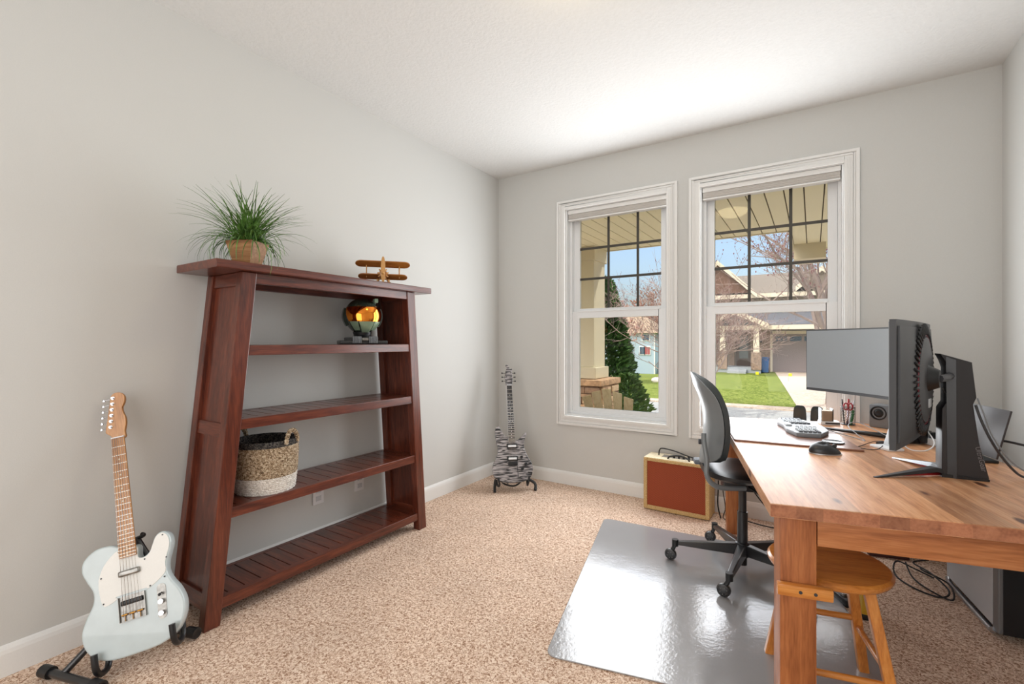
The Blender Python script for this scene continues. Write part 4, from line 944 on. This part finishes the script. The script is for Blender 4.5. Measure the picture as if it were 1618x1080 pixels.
for s in (-1,):
    MB().tube(smooth_path([(-.02, s*.16, .478), (-.15, s*.215, .49), (-.205, s*.225, .54), (-.205, s*.205, .62), (-.215, s*.185, .70), (-.215, s*.172, .745)], 5), .0125, 10).build('back_bracket', SHG, ch)
    MB().cyl((-.238, s*.155, .70), .014, .022, 14, axis='x').build('adjust_knob', M['dark_grey'], ch)
MB().rbox((-.20, .12, .535), (.06, .07, .03), .012).build('rear_tab', plain('grey_blue_plastic', srgb(104, 110, 118), .5), ch)

# ------------------------------------------------------------------ wooden stool
sl = thing('stool', 'honey-coloured round wooden stool half under the desk', 'stool', (2.522, 1.962, 0), DA)
MB().lathe([(0.0, .425), (.165, .425), (.178, .430), (.184, .440), (.184, .448), (.176, .456), (.15, .4575), (.0, .452)], 48).build('seat', M['stool'], sl)
legs = {}
for sx in (-1, 1):
    for sy in (-1, 1):
        t0 = Vector((sx*.088, sy*.088, .428)); t1 = Vector((sx*.155, sy*.155, .0))
        legs[(sx, sy)] = (t0, t1); T = MB(); V = []
        for p in (t1, t0):
            for (a, c) in ((-1, -1), (1, -1), (1, 1), (-1, 1)): V.append(p+Vector((a*.016, c*.016, 0)))
        T.hexa(V); T.build('leg', M['stool_z'], sl, bevel=.005)
def at(k, z): a, c = legs[k]; return c.lerp(a, z/.428)
for k0, k1, z in (((-1, -1), (1, -1), .14), ((-1, 1), (1, 1), .21), ((-1, -1), (-1, 1), .18), ((1, -1), (1, 1), .18)):
    MB().tube([at(k0, z), at(k1, z)], .0105, 12).build('stretcher', M['stool'], sl)

# ------------------------------------------------------------------ computer tower and floor clutter
tw = thing('computer_tower', 'silver and black computer tower with tube handles under the desk', 'computer', (3.115, 2.66, 0), R(7.5))
TWH = .50
MB().box((.006, .0, .030), (.20, .50, TWH)).build('case_body', plain('tower_black', srgb(26, 27, 31), .35), tw, bevel=.003)
MB().box((-.004, .045, .045), (.006, .50, TWH-.01)).build('side_panel', plain('silver_panel', srgb(196, 202, 208), .35, .25), tw, bevel=.002)
MB().box((-.004, -.004, .032), (.012, .044, TWH)).build('front_trim', plain('tower_grey', srgb(132, 136, 140), .35, .6), tw, bevel=.004)
for x in (.002, .185):
    MB().tube(smooth_path([(x, .50, .040), (x, .49, .020), (x, .46, .014), (x, .10, .014), (x, .06, .018), (x, .03, .034)], 4), .012, 12).build('tube_foot', M['alu'], tw)
fl = lambda n, lab, pts, r=.0035, m='cable': cable(n, lab, pts, r, m)
fl('floor_cable', 'black cable coiled on the carpet beside the computer tower', [(3.0, 3.17, .01), (2.93, 3.22, .02), (2.86, 3.25, .03), (2.84, 3.12, .006), (2.90, 3.0, .005), (2.99, 2.96, .005), (3.03, 3.02, .02), (2.98, 3.12, .05), (2.93, 3.25, .04), (3.0, 3.30, .05)], .004)
fl('floor_cable', 'black cable crossing the coil beside the tower, ending near its handle', [(2.90, 3.26, .03), (2.91, 3.12, .01), (2.96, 3.0, .01), (3.03, 2.95, .008), (3.04, 3.08, .03), (2.95, 3.14, .05), (2.97, 3.25, .02)], .0038)
fl('floor_cable', 'black cable lying on the carpet in the lower right corner', [(3.33, 2.05, .006), (3.15, 2.12, .006), (3.04, 2.16, .006), (2.965, 2.15, .007), (2.955, 2.09, .006), (2.99, 2.02, .006), (3.05, 1.93, .006)], .0035)
fl('hanging_cable', 'black cable hanging beside the amplifier near the far desk leg', [(1.962, 3.50, .36), (1.955, 3.50, .22), (1.975, 3.49, .08), (1.965, 3.47, .012), (2.02, 3.44, .008)], .003)
fl('desk_cable', 'black cable sweeping down behind the office chair under the desk', [(2.05, 3.46, .42), (2.13, 3.46, .26), (2.25, 3.44, .12), (2.38, 3.43, .05), (2.60, 3.42, .012)], .004)
fl('desk_cable', 'black cable lying along the carpet behind the office chair', [(1.98, 3.50, .01), (2.1, 3.47, .02), (2.22, 3.46, .012), (2.4, 3.43, .02), (2.65, 3.40, .008)], .004)
yb = thing('yellow_can', 'yellow container with dark base on the carpet behind the stool', 'container', (2.676, 2.60, 0), R(10))
MB().rbox((0, 0, .085), (.05, .10, .13), .008).build('container_body', M['yellow'], yb); MB().rbox((0, 0, .012), (.054, .104, .024), .004).build('container_base', M['black'], yb)
pd = thing('floor_pedal', 'small dark maroon box on the carpet under the far desk', 'pedal', (2.83, 3.40, 0), R(14))
MB().rbox((0, 0, .022), (.19, .10, .044), .006).build('pedal_body', plain('maroon', srgb(72, 38, 36), .5), pd); MB().cyl((-.05, 0, .044), .012, .012, 14).build('foot_switch', M['chrome'], pd)
pd = thing('floor_adapter', 'black and silver adapter on the carpet beyond the mat edge', 'adapter', (2.60, 2.68, 0), R(120))
MB().rbox((0, 0, .016), (.12, .05, .032), .006).build('adapter_body', M['black'], pd); MB().cyl((.0, 0, .032), .016, .010, 16).build('adapter_dial', M['chrome'], pd)
# ================================================================== outside
GZ = -0.6
def gz(x, y):   # ground falls away to the left beyond the street
    k = min(1.0, max(0.0, ((2.35-0.21*y)-x)/(0.06*y+0.01)+0.2)); k = k*k*(3-2*k)
    return GZ-0.05*max(0.0, y-14.6)*k
M['lawn'] = speckle('lawn_grass', srgb(84, 96, 34), srgb(112, 130, 50), srgb(146, 152, 80), 9, 0.95, 0.8, 0.03)
M['asphalt'] = speckle('asphalt', srgb(150, 152, 150), srgb(164, 166, 163), srgb(178, 179, 175), 30, 0.95, 0.2, 0.004)
M['concrete'] = speckle('concrete', srgb(184, 166, 148), srgb(202, 186, 168), srgb(214, 200, 184), 12, 0.9, 0.2, 0.004)
M['beige'] = plain('beige_vinyl', srgb(226, 216, 188), 0.6); M['cream'] = plain('cream_paint', srgb(226, 222, 208), 0.6)
M['stone'] = None
def patchmesh(b, x0, x1, y0, y1, nx, ny, dz=0.0):
    V = []; F = []
    for j in range(ny+1):
        for i in range(nx+1):
            x = x0+(x1-x0)*i/nx; y = y0+(y1-y0)*j/ny; V.append((x, y, gz(x, y)+dz))
    for j in range(ny):
        for i in range(nx): q = j*(nx+1)+i; F.append((q, q+1, q+nx+2, q+nx+1))
    b.add(V, F, True); return b
def st(name, b, mat):
    o = b.build(name, mat); o['kind'] = 'structure'; return o
st('lawn', patchmesh(MB(), -90, 60, 15.0, 150, 150, 100), M['lawn'])
st('front_bounce_ground', MB().box((-30, 6.3, GZ-.3), (30, 9.0, GZ)), M['concrete'])  # unseen pale ground, put in place of grass to bounce light onto the soffit
st('street', MB().box((-90, 9.0, GZ-.3), (60, 14.45, GZ-.02)), M['asphalt'])
st('curb', MB().box((-90, 14.45, GZ-.3), (60, 15.02, GZ+.02)), M['concrete'])
st('driveway', MB().add([(2.15, 15.0, GZ+.015), (9.0, 15.0, GZ+.015), (6.6, 32.7, GZ+.015), (.55, 32.7, GZ+.015), (2.15, 15.0, GZ-.1), (9.0, 15.0, GZ-.1), (6.6, 32.7, GZ-.1), (.55, 32.7, GZ-.1)], [(0,1,2,3),(7,6,5,4),(0,4,5,1),(1,5,6,2),(2,6,7,3),(3,7,4,0)]), M['concrete'])
# porch
st('porch_floor', MB().box((-5, T1, GZ-.3), (9, 6.25, -0.15)), M['concrete'])
b = MB(); n_ = 100
for k in range(n_):
    x = -5+k*0.14; y1 = 6.0 if x < 2.28 else 7.35
    b.box((x+.005, T1, 2.45), (x+.135, y1, 2.462))
st('porch_soffit', b, plain('soffit_vinyl', srgb(246, 240, 208), 0.6))
b = MB(); b.box((-5, T1, 2.463), (9, 6.0, 2.60)); b.box((2.28, 6.0, 2.463), (9, 7.35, 2.60)); st('soffit_backing', b, plain('groove_shade', srgb(96, 84, 58), .9))  # dark backing colour paints the shade inside the soffit grooves
b = MB(); b.box((-5, 6.0, 2.44), (2.28, 6.03, 2.62)); b.box((2.25, 6.0, 2.44), (2.28, 7.38, 2.62)); b.box((2.28, 7.35, 2.44), (9, 7.38, 2.62)); b.box((2.28, 6.9, 2.26), (2.62, 7.38, 2.45))
st('porch_fascia', b, M['beige'])
st('porch_roof', MB().hexa([(-5.2, T1, 2.62), (9.2, T1, 2.62), (9.2, 6.05, 2.62), (-5.2, 6.05, 2.62), (-5.2, T1, 3.7), (9.2, T1, 3.7), (9.2, 6.05, 2.72), (-5.2, 6.05, 2.72)]), plain('roof_shingle', srgb(112, 104, 96), 0.9))
# porch column on a stone pier
pc = thing('porch_column', 'square cream porch column standing on the stone pier', 'column', (-0.08, 5.80, 0.745))
CM = Matrix.Translation((0.08, -5.80, -0.745))
MB(CM).box((-.275, 5.605, .89), (.117, 5.985, 2.45)).build('shaft', M['beige'], pc, bevel=.006)
MB(CM).box((-.315, 5.565, .745), (.157, 6.025, .89)).build('base_block', M['beige'], pc, bevel=.006)
MB(CM).box((-.30, 5.58, 2.27), (.14, 6.01, 2.449)).build('capital', M['beige'], pc, bevel=.006)
pr = thing('stone_pier', 'stacked tan stone pier with flat cap under the porch column', 'pier', (-0.05, 5.80, -0.15))
SM2 = Matrix.Translation((0.05, -5.80, 0.15)); rnd = random.Random(3)
core = MB(SM2).box((-.40, 5.50, -.15), (.24, 6.06, .66)).build('core', plain('mortar', srgb(120, 108, 96), 0.95), pr)
STN = [plain('stone_%d' % i, srgb(*c), 0.85, bump=0.5, bscale=18, var=0.25) for i, c in enumerate([(196, 160, 126), (170, 138, 110), (214, 184, 150), (150, 122, 100)])]
groups = [MB(SM2) for _ in STN]
z = -.15
while z < .655:
    h = min(rnd.uniform(.05, .10), .66-z)
    for face in range(3):
        L0, L1 = ((-.42, .26), (5.48, 6.08), (5.48, 6.08))[face]; a = L0
        while a < L1-.03:
            w_ = min(rnd.uniform(.10, .26), L1-a); dpt = rnd.uniform(.0, .02); g_ = groups[rnd.randrange(4)]
            if face == 0: g_.rbox((a+w_/2, 5.495-dpt/2, z+h/2), (w_-.006, .05+dpt, h-.006), .008)
            elif face == 1: g_.rbox((.245+dpt/2, a+w_/2, z+h/2), (.05+dpt, w_-.006, h-.006), .008)
            else: g_.rbox((-.405-dpt/2, a+w_/2, z+h/2), (.05+dpt, w_-.006, h-.006), .008)
            a += w_
    z += h
for g_, m_ in zip(groups, STN): g_.build('stonework', m_, pr)['kind'] = 'stuff'
MB(SM2).rbox((-.08, 5.78, .702), (.74, .70, .075), .012).build('cap_stone', STN[0], pr)

# tan slatted porch chair, back towards the window
ad = thing('adirondack_chair', 'tan slatted wooden porch chair seen from its fan-shaped back', 'porch chair', (0.78, 4.62, -0.17), R(6))
TANW = wood('tan_slats', (srgb(216, 190, 144), srgb(236, 212, 168), srgb(244, 224, 186)), 'z', 1.5, 0.7)
for k in range(5):
    u = k-2; top = (.93-.03*u*u*0.55); x0, x1 = u*.085-.0370, u*.085+.0370; f = 1.32
    V = []
    for z_, s_ in ((.25, 0.72), (top, 1.22)):
        y_ = -.10-(z_-.25)*.40
        V += [(x0*s_+u*.0, y_-.022, z_), (x1*s_, y_-.022, z_), (x1*s_, y_, z_), (x0*s_, y_, z_)]
    V[4] = (V[4][0], V[4][1], V[4][2]-.016*(1 if u < 0 else -0.5)); V[7] = (V[7][0], V[7][1], V[4][2])
    V[5] = (V[5][0], V[5][1], V[5][2]-.016*(1 if u > 0 else -0.5)); V[6] = (V[6][0], V[6][1], V[5][2])
    MB().hexa(V).build('back_slat', TANW, ad, bevel=.006)
for k in range(5): MB().box((-.25, -.08+k*.10, .28+k*.018), (.25, .005+k*.10, .302+k*.018)).build('seat_slat', TANW, ad, bevel=.003)
for s in (-1, 1):
    MB().box((s*.27-.045, -.28, .50), (s*.27+.045, .46, .522)).build('armrest', TANW, ad, bevel=.004)
    MB().box((s*.27-.011, .36, .0), (s*.27+.011, .45, .50)).build('front_leg', TANW, ad)
    V = [(s*.235-.011, -.50, .0), (s*.235+.011, -.50, .0), (s*.235+.011, -.38, .0), (s*.235-.011, -.38, .0), (s*.235-.011, .38, .30), (s*.235+.011, .38, .30), (s*.235+.011, .45, .36), (s*.235-.011, .45, .36)]
    MB().hexa(V).build('side_rail', TANW, ad)
# dark patio chair under the right window
for k, (cx, lb) in enumerate(((2.392, 'dark grey moulded patio chair back outside the right window, left of the pair'), (2.510, 'dark grey moulded patio chair back outside the right window, right of the pair'))):
    pt = thing('patio_chair', lb, 'patio chair', (cx, 4.62, -.15), 0, 'dark patio chairs')
    DG = M['patio'] = M.get('patio') or plain('patio_charcoal', srgb(66, 74, 76), .6)
    def fn(u, v, cx=cx):
        s = u*2-1; z = .40+.455*v; w_ = .046*(1-.35*max(0, v-.88)*8*abs(s)**2*0.3); y = -.10-.10*v+.02*s*s
        zz = z-(.03*abs(s)**4*v); return (s*w_, y-.012, zz), (s*w_, y, zz)
    MB().shell(fn, 10, 12).build('backrest', DG, pt)
    MB().rbox((0, .10, .40), (.09, .36, .03), .012).build('seat', DG, pt)
    for sx in (-1, 1):
        for sy in (-.04, .25): MB().tube([(sx*.035, sy, .39), (sx*.04, sy*1.1, 0)], .009, 8).build('leg', DG, pt)

# evergreen shrub beside the pier
def leafblob(b, n, rfn, h, rnd, size, cx=0, cy=0, z0=0.0):
    for k in range(n):
        t = rnd.random()**0.85; z = z0+h*t; rr = rfn(t)*(rnd.random()**0.35); a = rnd.uniform(0, 2*math.pi)
        p = Vector((cx+rr*math.cos(a), cy+rr*math.sin(a), z)); d = Vector((math.cos(a), math.sin(a), rnd.uniform(.1, .9))).normalized()
        L = size*rnd.uniform(.6, 1.5); s = d.cross(Vector((rnd.uniform(-1, 1), rnd.uniform(-1, 1), rnd.uniform(-1, 1)))).normalized()*L*.22
        b.add([p-s*.5, p+s*.5, p+d*L*.6+s, p+d*L, p+d*L*.6-s], [(0, 1, 2, 3, 4)])
rnd = random.Random(11)
eg = thing('evergreen_shrub', 'tall dark green evergreen growing beside the porch column', 'evergreen', (-0.82, 8.3, GZ))
b = MB(); rf = lambda t: (.78*(1-t)**.75+.05)*(0.75 if t < .06 else 1)
leafblob(b, 15000, rf, 3.0, rnd, .085)
b.build('foliage', plain('evergreen', srgb(74, 112, 56), 0.7, bscale=6, var=0.55), eg)
MB().tube([(0, 0, 0), (0, 0, 2.8)], [.06, .01], 8).build('trunk', plain('bark_dark', srgb(70, 56, 44), .9), eg)
ls = thing('low_shrub', 'small light green leafy bush below the evergreen outside the left window', 'shrub', (-0.02, 7.3, GZ))
b = MB(); leafblob(b, 2200, lambda t: .36*math.sin(math.pi*min(1, t*.9+.1))+.05, 1.28, rnd, .075)
b.build('foliage', plain('bush_green', srgb(96, 132, 60), .6, bscale=8, var=.4), ls)

# bare spring trees
def grow(b, p, d, L, r, lev, rnd, buds, spread=.5, droop=0.0):
    seg = 3; pts = [p.copy()]; q = p.copy(); dd = d.copy(); rs = [r]
    for i in range(seg):
        dd = (dd+Vector((rnd.uniform(-.16, .16), rnd.uniform(-.16, .16), rnd.uniform(-.05, .16)-droop))).normalized(); q = q+dd*L/seg; pts.append(q.copy()); rs.append(r*(1-.45*(i+1)/seg))
    b.tube(pts, rs, 5 if lev > 2 else 3, cap=False)
    if lev == 0:
        for w_ in pts[1:]: buds.append(w_)
        return
    for k in range(rnd.choice((3, 3, 4)) if lev > 1 else 4):
        t = rnd.uniform(.35, 1.0); i = min(seg-1, int(t*seg)); pp = pts[i].lerp(pts[i+1], t*seg-i)
        ax = Vector((rnd.uniform(-1, 1), rnd.uniform(-1, 1), rnd.uniform(-.3, .7))).normalized()
        nd = (dd*(1-spread)+ax*spread).normalized(); grow(b, pp, nd, L*rnd.uniform(.55, .8), r*.5*(1.1-.3*t)+.001, lev-1, rnd, buds, spread, droop)
def tree(label, x, y, z, seed, stems, H, r, lev, budc, budr, trunk_h=.0, bark=(150, 130, 116), spread=.48):
    rnd = random.Random(seed); t = thing('bare_tree', label, 'tree', (x, y, z), 0, None); b = MB(); buds = []
    top = Vector((0, 0, trunk_h))
    if trunk_h > 0: b.tube([(0, 0, 0), (0.01, 0, trunk_h*.5), top], [r*1.25, r*1.05, r*.95], 10)
    for k in range(stems):
        a = 2*math.pi*k/stems+rnd.uniform(-.4, .4); d = Vector((math.cos(a)*.5, math.sin(a)*.5, 1)).normalized()
        grow(b, top+Vector((0, 0, -0.05)), d, H*.36, r*.62, lev, rnd, buds, spread)
    if trunk_h > 0: grow(b, top-Vector((0, 0, .05)), Vector((.02, 0, 1)), H*.4, r*.8, lev, rnd, buds, spread)
    b.build('branches', plain('bark_%d' % seed, srgb(*bark), .8, bscale=12, var=.2), t)
    b = MB()
    for p in buds:
        if rnd.random() < .5:
            s_ = budr*rnd.uniform(.6, 1.3); b.add([p+Vector(v)*s_ for v in ((1, 0, 0), (-.5, .87, 0), (-.5, -.87, 0), (0, 0, 1.4), (0, 0, -1.4))], [(0, 1, 3), (1, 2, 3), (2, 0, 3), (1, 0, 4), (2, 1, 4), (0, 2, 4)])
    b.build('buds', plain('buds_%d' % seed, srgb(*budc), .7), t)['kind'] = 'stuff'
    return t
tree('bare grey-barked tree on the lawn edge across the street, behind the far monitor', 2.95, 16.3, GZ, 21, 6, 9.0, .13, 5, (140, 82, 84), .020, 1.2, (156, 138, 128), .55)
tree('bare pinkish-twigged tree behind the wall strip between the windows', 0.78, 8.3, GZ, 8, 7, 3.5, .035, 5, (136, 88, 92), .006, .6, (176, 156, 146), .55)
tree('pink-budded tree beside the pale blue house', -13.2, 41, gz(-13.2, 41), 31, 4, 7, .10, 4, (206, 160, 150), .09, 1.2, (160, 130, 116))
tree('brown bare tree on the far right of the pale blue house', -12.6, 78, gz(-12.6, 78), 33, 5, 12, .2, 4, (176, 128, 100), .16, 2.0, (150, 116, 92))
tree('brown bare tree far beyond the lawn, left of the other brown tree', -18.8, 74, gz(-18.8, 74), 35, 5, 13, .2, 4, (160, 120, 100), .16, 2.0, (150, 120, 100))

# house across the street
HY = 32.8; HX = -0.3
hs = thing('house', 'taupe two-storey house with porch and garage across the street', 'house', (HX, HY, GZ))
HM = Matrix.Translation((-HX, -HY, -GZ))
SD = plain('taupe_siding', srgb(150, 138, 124), .8, bscale=3, var=.08); SD2 = plain('stone_veneer', srgb(150, 128, 112), .9, bscale=9, var=.4); TR = plain('house_trim', srgb(226, 214, 192), .7)
RF = plain('brown_shingle', srgb(124, 114, 102), .9, bscale=6, var=.2); DKW = plain('dark_window', srgb(70, 92, 112), .15)
b = MB(HM); b.box((-4.9, HY, GZ-.2), (8, HY+9, 4.3)); b.build('house_wall', SD, hs)
b = MB(HM); b.box((-0.55, HY-.12, GZ), (.30, HY, 2.0)); b.box((-2.0, HY-.12, GZ+.3), (-1.7, HY, 2.0)); b.box((-.78+.0, HY-.14, GZ+.3), (-.5, HY, 2.0)); b.build('stone_front', SD2, hs)
# main roof and gables
def gable(name, x0, x1, y0, y1, ze, zr, mat, wmat, over=.25):
    xm = (x0+x1)/2; b = MB(HM)
    for s, xa in ((-1, x0-over), (1, x1+over)):
        zz = ze-over*(zr-ze)/((x1-x0)/2)
        b.add([(xa, y0-over, zz), (xm, y0-over, zr), (xm, y1, zr), (xa, y1, zz), (xa, y0-over, zz+.16), (xm, y0-over, zr+.16), (xm, y1, zr+.16), (xa, y1, zz+.16)], [(0,1,2,3),(7,6,5,4),(0,4,5,1),(1,5,6,2),(2,6,7,3),(3,7,4,0)])
    r_ = b.build(name, mat, hs)
    MB(HM).add([(x0, y0, ze), (x1, y0, ze), (xm, y0, zr), (x0, y0+.1, ze), (x1, y0+.1, ze), (xm, y0+.1, zr)], [(0,1,2),(5,4,3),(0,3,4,1),(1,4,5,2),(2,5,3,0)]).build('gable_wall', wmat, r_)
    b = MB(HM)
    for xa in (x0-over, x1+over):
        zz = ze-over*(zr-ze)/((x1-x0)/2); b.add([(xa, y0-over-.05, zz-.14), (xm, y0-over-.05, zr-.14), (xm, y0-over-.05, zr+.16), (xa, y0-over-.05, zz+.16), (xa, y0-over, zz-.14), (xm, y0-over, zr-.14), (xm, y0-over, zr+.16), (xa, y0-over, zz+.16)], BOXF)
    b.build('barge_board', TR, r_)
b = MB(HM); b.add([(-5.2, HY-.4, 4.15), (8.4, HY-.4, 4.15), (8.4, HY+4.5, 6.0), (-5.2, HY+4.5, 6.0), (8.4, HY+9.4, 4.2), (-5.2, HY+9.4, 4.2), (-5.2, HY-.4, 4.0), (8.4, HY-.4, 4.0)], [(0,1,2,3),(3,2,4,5),(6,7,1,0)]); b.build('main_roof', RF, hs)
gable('gable_roof', -4.6, -0.6, HY-.5, HY+4.5, 4.3, 6.25, RF, plain('brown_shake', srgb(112, 82, 66), .9, bscale=8, var=.3))
gable('gable_roof', 1.9, 4.0, HY-.5, HY+4.5, 4.55, 5.45, RF, SD)
gable('porch_gable', -2.95, .15, HY-2.2, HY, 2.25, 3.0, RF, plain('blue_grey_shake', srgb(104, 104, 108), .9))
MB(HM).box((-4.5, HY-.55, 3.95), (4.2, HY-.3, 4.2)).build('eave_trim', TR, hs)
# lower roof over porch and garage
MB(HM).add([(-5.1, HY-2.1, 2.15), (8.2, HY-2.1, 2.15), (8.2, HY, 2.95), (-5.1, HY, 2.95), (-5.1, HY-2.1, 2.25), (8.2, HY-2.1, 2.25), (8.2, HY, 3.05), (-5.1, HY, 3.05)], BOXF).build('lower_roof', plain('grey_shingle', srgb(110, 112, 118), .9, bscale=6, var=.2), hs)
MB(HM).box((-5.1, HY-2.15, 1.95), (8.1, HY-1.95, 2.2)).build('porch_beam', TR, hs)
MB(HM).box((-5.1, HY-2.2, GZ), (-.05, HY, GZ+.32)).build('porch_slab', plain('blue_concrete', srgb(158, 164, 168), .9), hs)
for k in range(2): MB(HM).box((-1.75, HY-2.6-.3*k, GZ), (-.75, HY-2.2-.3*k, GZ+.21-.1*k)).build('step', plain('step_%d' % k, srgb(168, 172, 174), .9), hs)
for x in (-2.1, -.28, -4.4):
    MB(HM).box((x-.26, HY-2.25, GZ+.2), (x+.26, HY-1.85, .62)).build('stone_base', SD2, hs)
    MB(HM).hexa([(x-.16, HY-2.18, .62), (x+.16, HY-2.18, .62), (x+.16, HY-1.9, .62), (x-.16, HY-1.9, .62), (x-.13, HY-2.15, 1.96), (x+.13, HY-2.15, 1.96), (x+.13, HY-1.93, 1.96), (x-.13, HY-1.93, 1.96)]).build('porch_column', TR, hs)
d_ = MB(HM).box((-1.62, HY-.06, GZ+.32), (-.72, HY+.02, 1.85)).build('front_door', plain('door_brown', srgb(98, 84, 76), .5), hs)
MB(HM).box((-1.42, HY-.09, .2), (-.92, HY-.05, 1.6)).build('door_glass', plain('screen_glass', srgb(120, 124, 124), .2), d_)
g_ = MB(HM).box((.42, HY-.06, GZ), (4.3, HY+.02, 1.72)).build('garage_door', plain('garage_mauve', srgb(142, 130, 128), .7), hs)
for k in range(5): MB(HM).box((.6+k*.74, HY-.09, 1.28), (1.2+k*.74, HY-.05, 1.56)).build('door_window', DKW, g_)
b = MB(HM); b.box((.28, HY-.1, GZ), (.42, HY, 1.86)); b.box((4.3, HY-.1, GZ), (4.44, HY, 1.86)); b.box((.28, HY-.1, 1.72), (4.44, HY, 1.90)); b.build('garage_trim', TR, hs)
for x, z, w_, h in ((-3.2, 3.25, .9, .8), (-1.6, 3.3, .9, .7), (.4, 3.2, 1.1, .85), (2.6, 3.2, 1.0, .8), (3.6, 3.2, .5, .8), (-3.6, .9, 1.0, 1.2)):
    f_ = MB(HM).box((x-w_/2-.07, HY-.09, z-h/2-.07), (x+w_/2+.07, HY, z+h/2+.07)).build('window', TR, hs)
    MB(HM).box((x-w_/2, HY-.12, z-h/2), (x+w_/2, HY-.08, z+h/2)).build('pane', DKW, f_)
MB(HM).cyl((-.18, HY-.2, 1.2), .06, .16, 10).build('wall_lamp', M['black'], hs)
bn = thing('wheelie_bin', 'blue wheelie bin beside the garage across the street', 'bin', (.14, HY-1.6, GZ))
BB = plain('bin_blue', srgb(30, 84, 140), .5)
MB().hexa([(-.17, -.18, .04), (.17, -.18, .04), (.17, .18, .04), (-.17, .18, .04), (-.21, -.24, .86), (.21, -.24, .86), (.21, .24, .86), (-.21, .24, .86)]).build('bin_body', BB, bn, bevel=.02)
MB().rbox((0, -.01, .90), (.46, .54, .07), .03).build('lid', BB, bn)
for s in (-1, 1): MB().cyl((s*.18-.02, .2, .09), .09, .04, 14, axis='x').build('wheel', M['black'], bn)

# pale blue house far down the slope
bh = thing('house', 'pale blue two-storey house far down the lawn behind the evergreen', 'house', (-17, 62, -2.9))
BM = Matrix.Translation((17, -62, 2.9)); PB = plain('pale_blue_siding', srgb(170, 190, 204), .8); 
MB(BM).box((-23, 60.3, -3.2), (-14.55, 69, 2.5)).build('house_wall', PB, bh)
MB(BM).add([(-23.4, 59.8, 2.4), (-14.1, 59.8, 2.4), (-14.1, 69.4, 2.4), (-23.4, 69.4, 2.4), (-20.5, 64, 5.2), (-16.6, 64, 4.6)], [(0,1,5,4),(1,2,5),(2,3,4,5),(3,0,4),(3,2,1,0)]).build('roof', plain('tan_shingle', srgb(172, 150, 126), .9, bscale=3, var=.15), bh)
for (x0, x1, z0, z1, mt) in ((-16.1, -15.25, 1.45, 2.2, DKW), (-16.45, -15.85, -.35, .6, DKW), (-15.75, -15.15, -.35, .6, plain('red_curtain', srgb(170, 90, 92), .6)), (-19.6, -18.7, 1.4, 2.2, DKW)):
    f_ = MB(BM).box((x0-.1, 60.2, z0-.1), (x1+.1, 60.3, z1+.1)).build('window', M['white'], bh)
    MB(BM).box((x0, 60.16, z0), ((x0+x1)/2-.02, 60.22, z1)).build('pane', mt, f_); MB(BM).box(((x0+x1)/2+.02, 60.16, z0), (x1, 60.22, z1)).build('pane', mt, f_)
MB(BM).box((-14.62, 60.18, -3), (-14.5, 60.32, 2.45)).build('corner_trim', M['white'], bh)
fn_ = st('garden_fence', MB().box((-14.4, 62, -3.1), (-11.5, 62.1, -1.2)), plain('brown_fence', srgb(110, 92, 78), .9))
rnd = random.Random(2)
for k, (x, y, s_, lb) in enumerate(((-5.95, 30.6, .42, 'white boulder at the near end of the row on the lawn'), (-6.1, 32.4, .38, 'white boulder in the middle of the row on the lawn'), (-6.35, 34.6, .40, 'white boulder at the far end of the row on the lawn'))):
    o = MB().sphere((0, 0, .12), (s_, s_*.8, s_*.55), nu=9, nv=6)
    o.v = [tuple(Vector(v)*(1+.18*noise.noise(Vector(v)*3+Vector((k, 0, 0))))) for v in o.v]
    r_ = o.build('boulder', plain('pale_rock', srgb(216, 208, 198), .9)); r_.location = (x, y, gz(x, y)); tag(r_, lb, 'rock', 'white boulders on the lawn')
for k, (x, y) in enumerate(((-.05+.2, 25.5), (1.55, 20.0+5.0))):
    o = thing('yard_flag', ('small yellow lawn flag in the middle of the grass', 'small yellow lawn flag near the driveway edge')[k], 'flag', (x, y, GZ), 0, 'yellow lawn flags')
    MB().tube([(0, 0, 0), (0, 0, .38)], .006, 5).build('wire', M['grey'], o); MB().box((0, -.004, .24), (.14, .004, .38)).build('flag_sheet', plain('flag_yellow_%d' % k, srgb(226, 216, 30), .6), o)
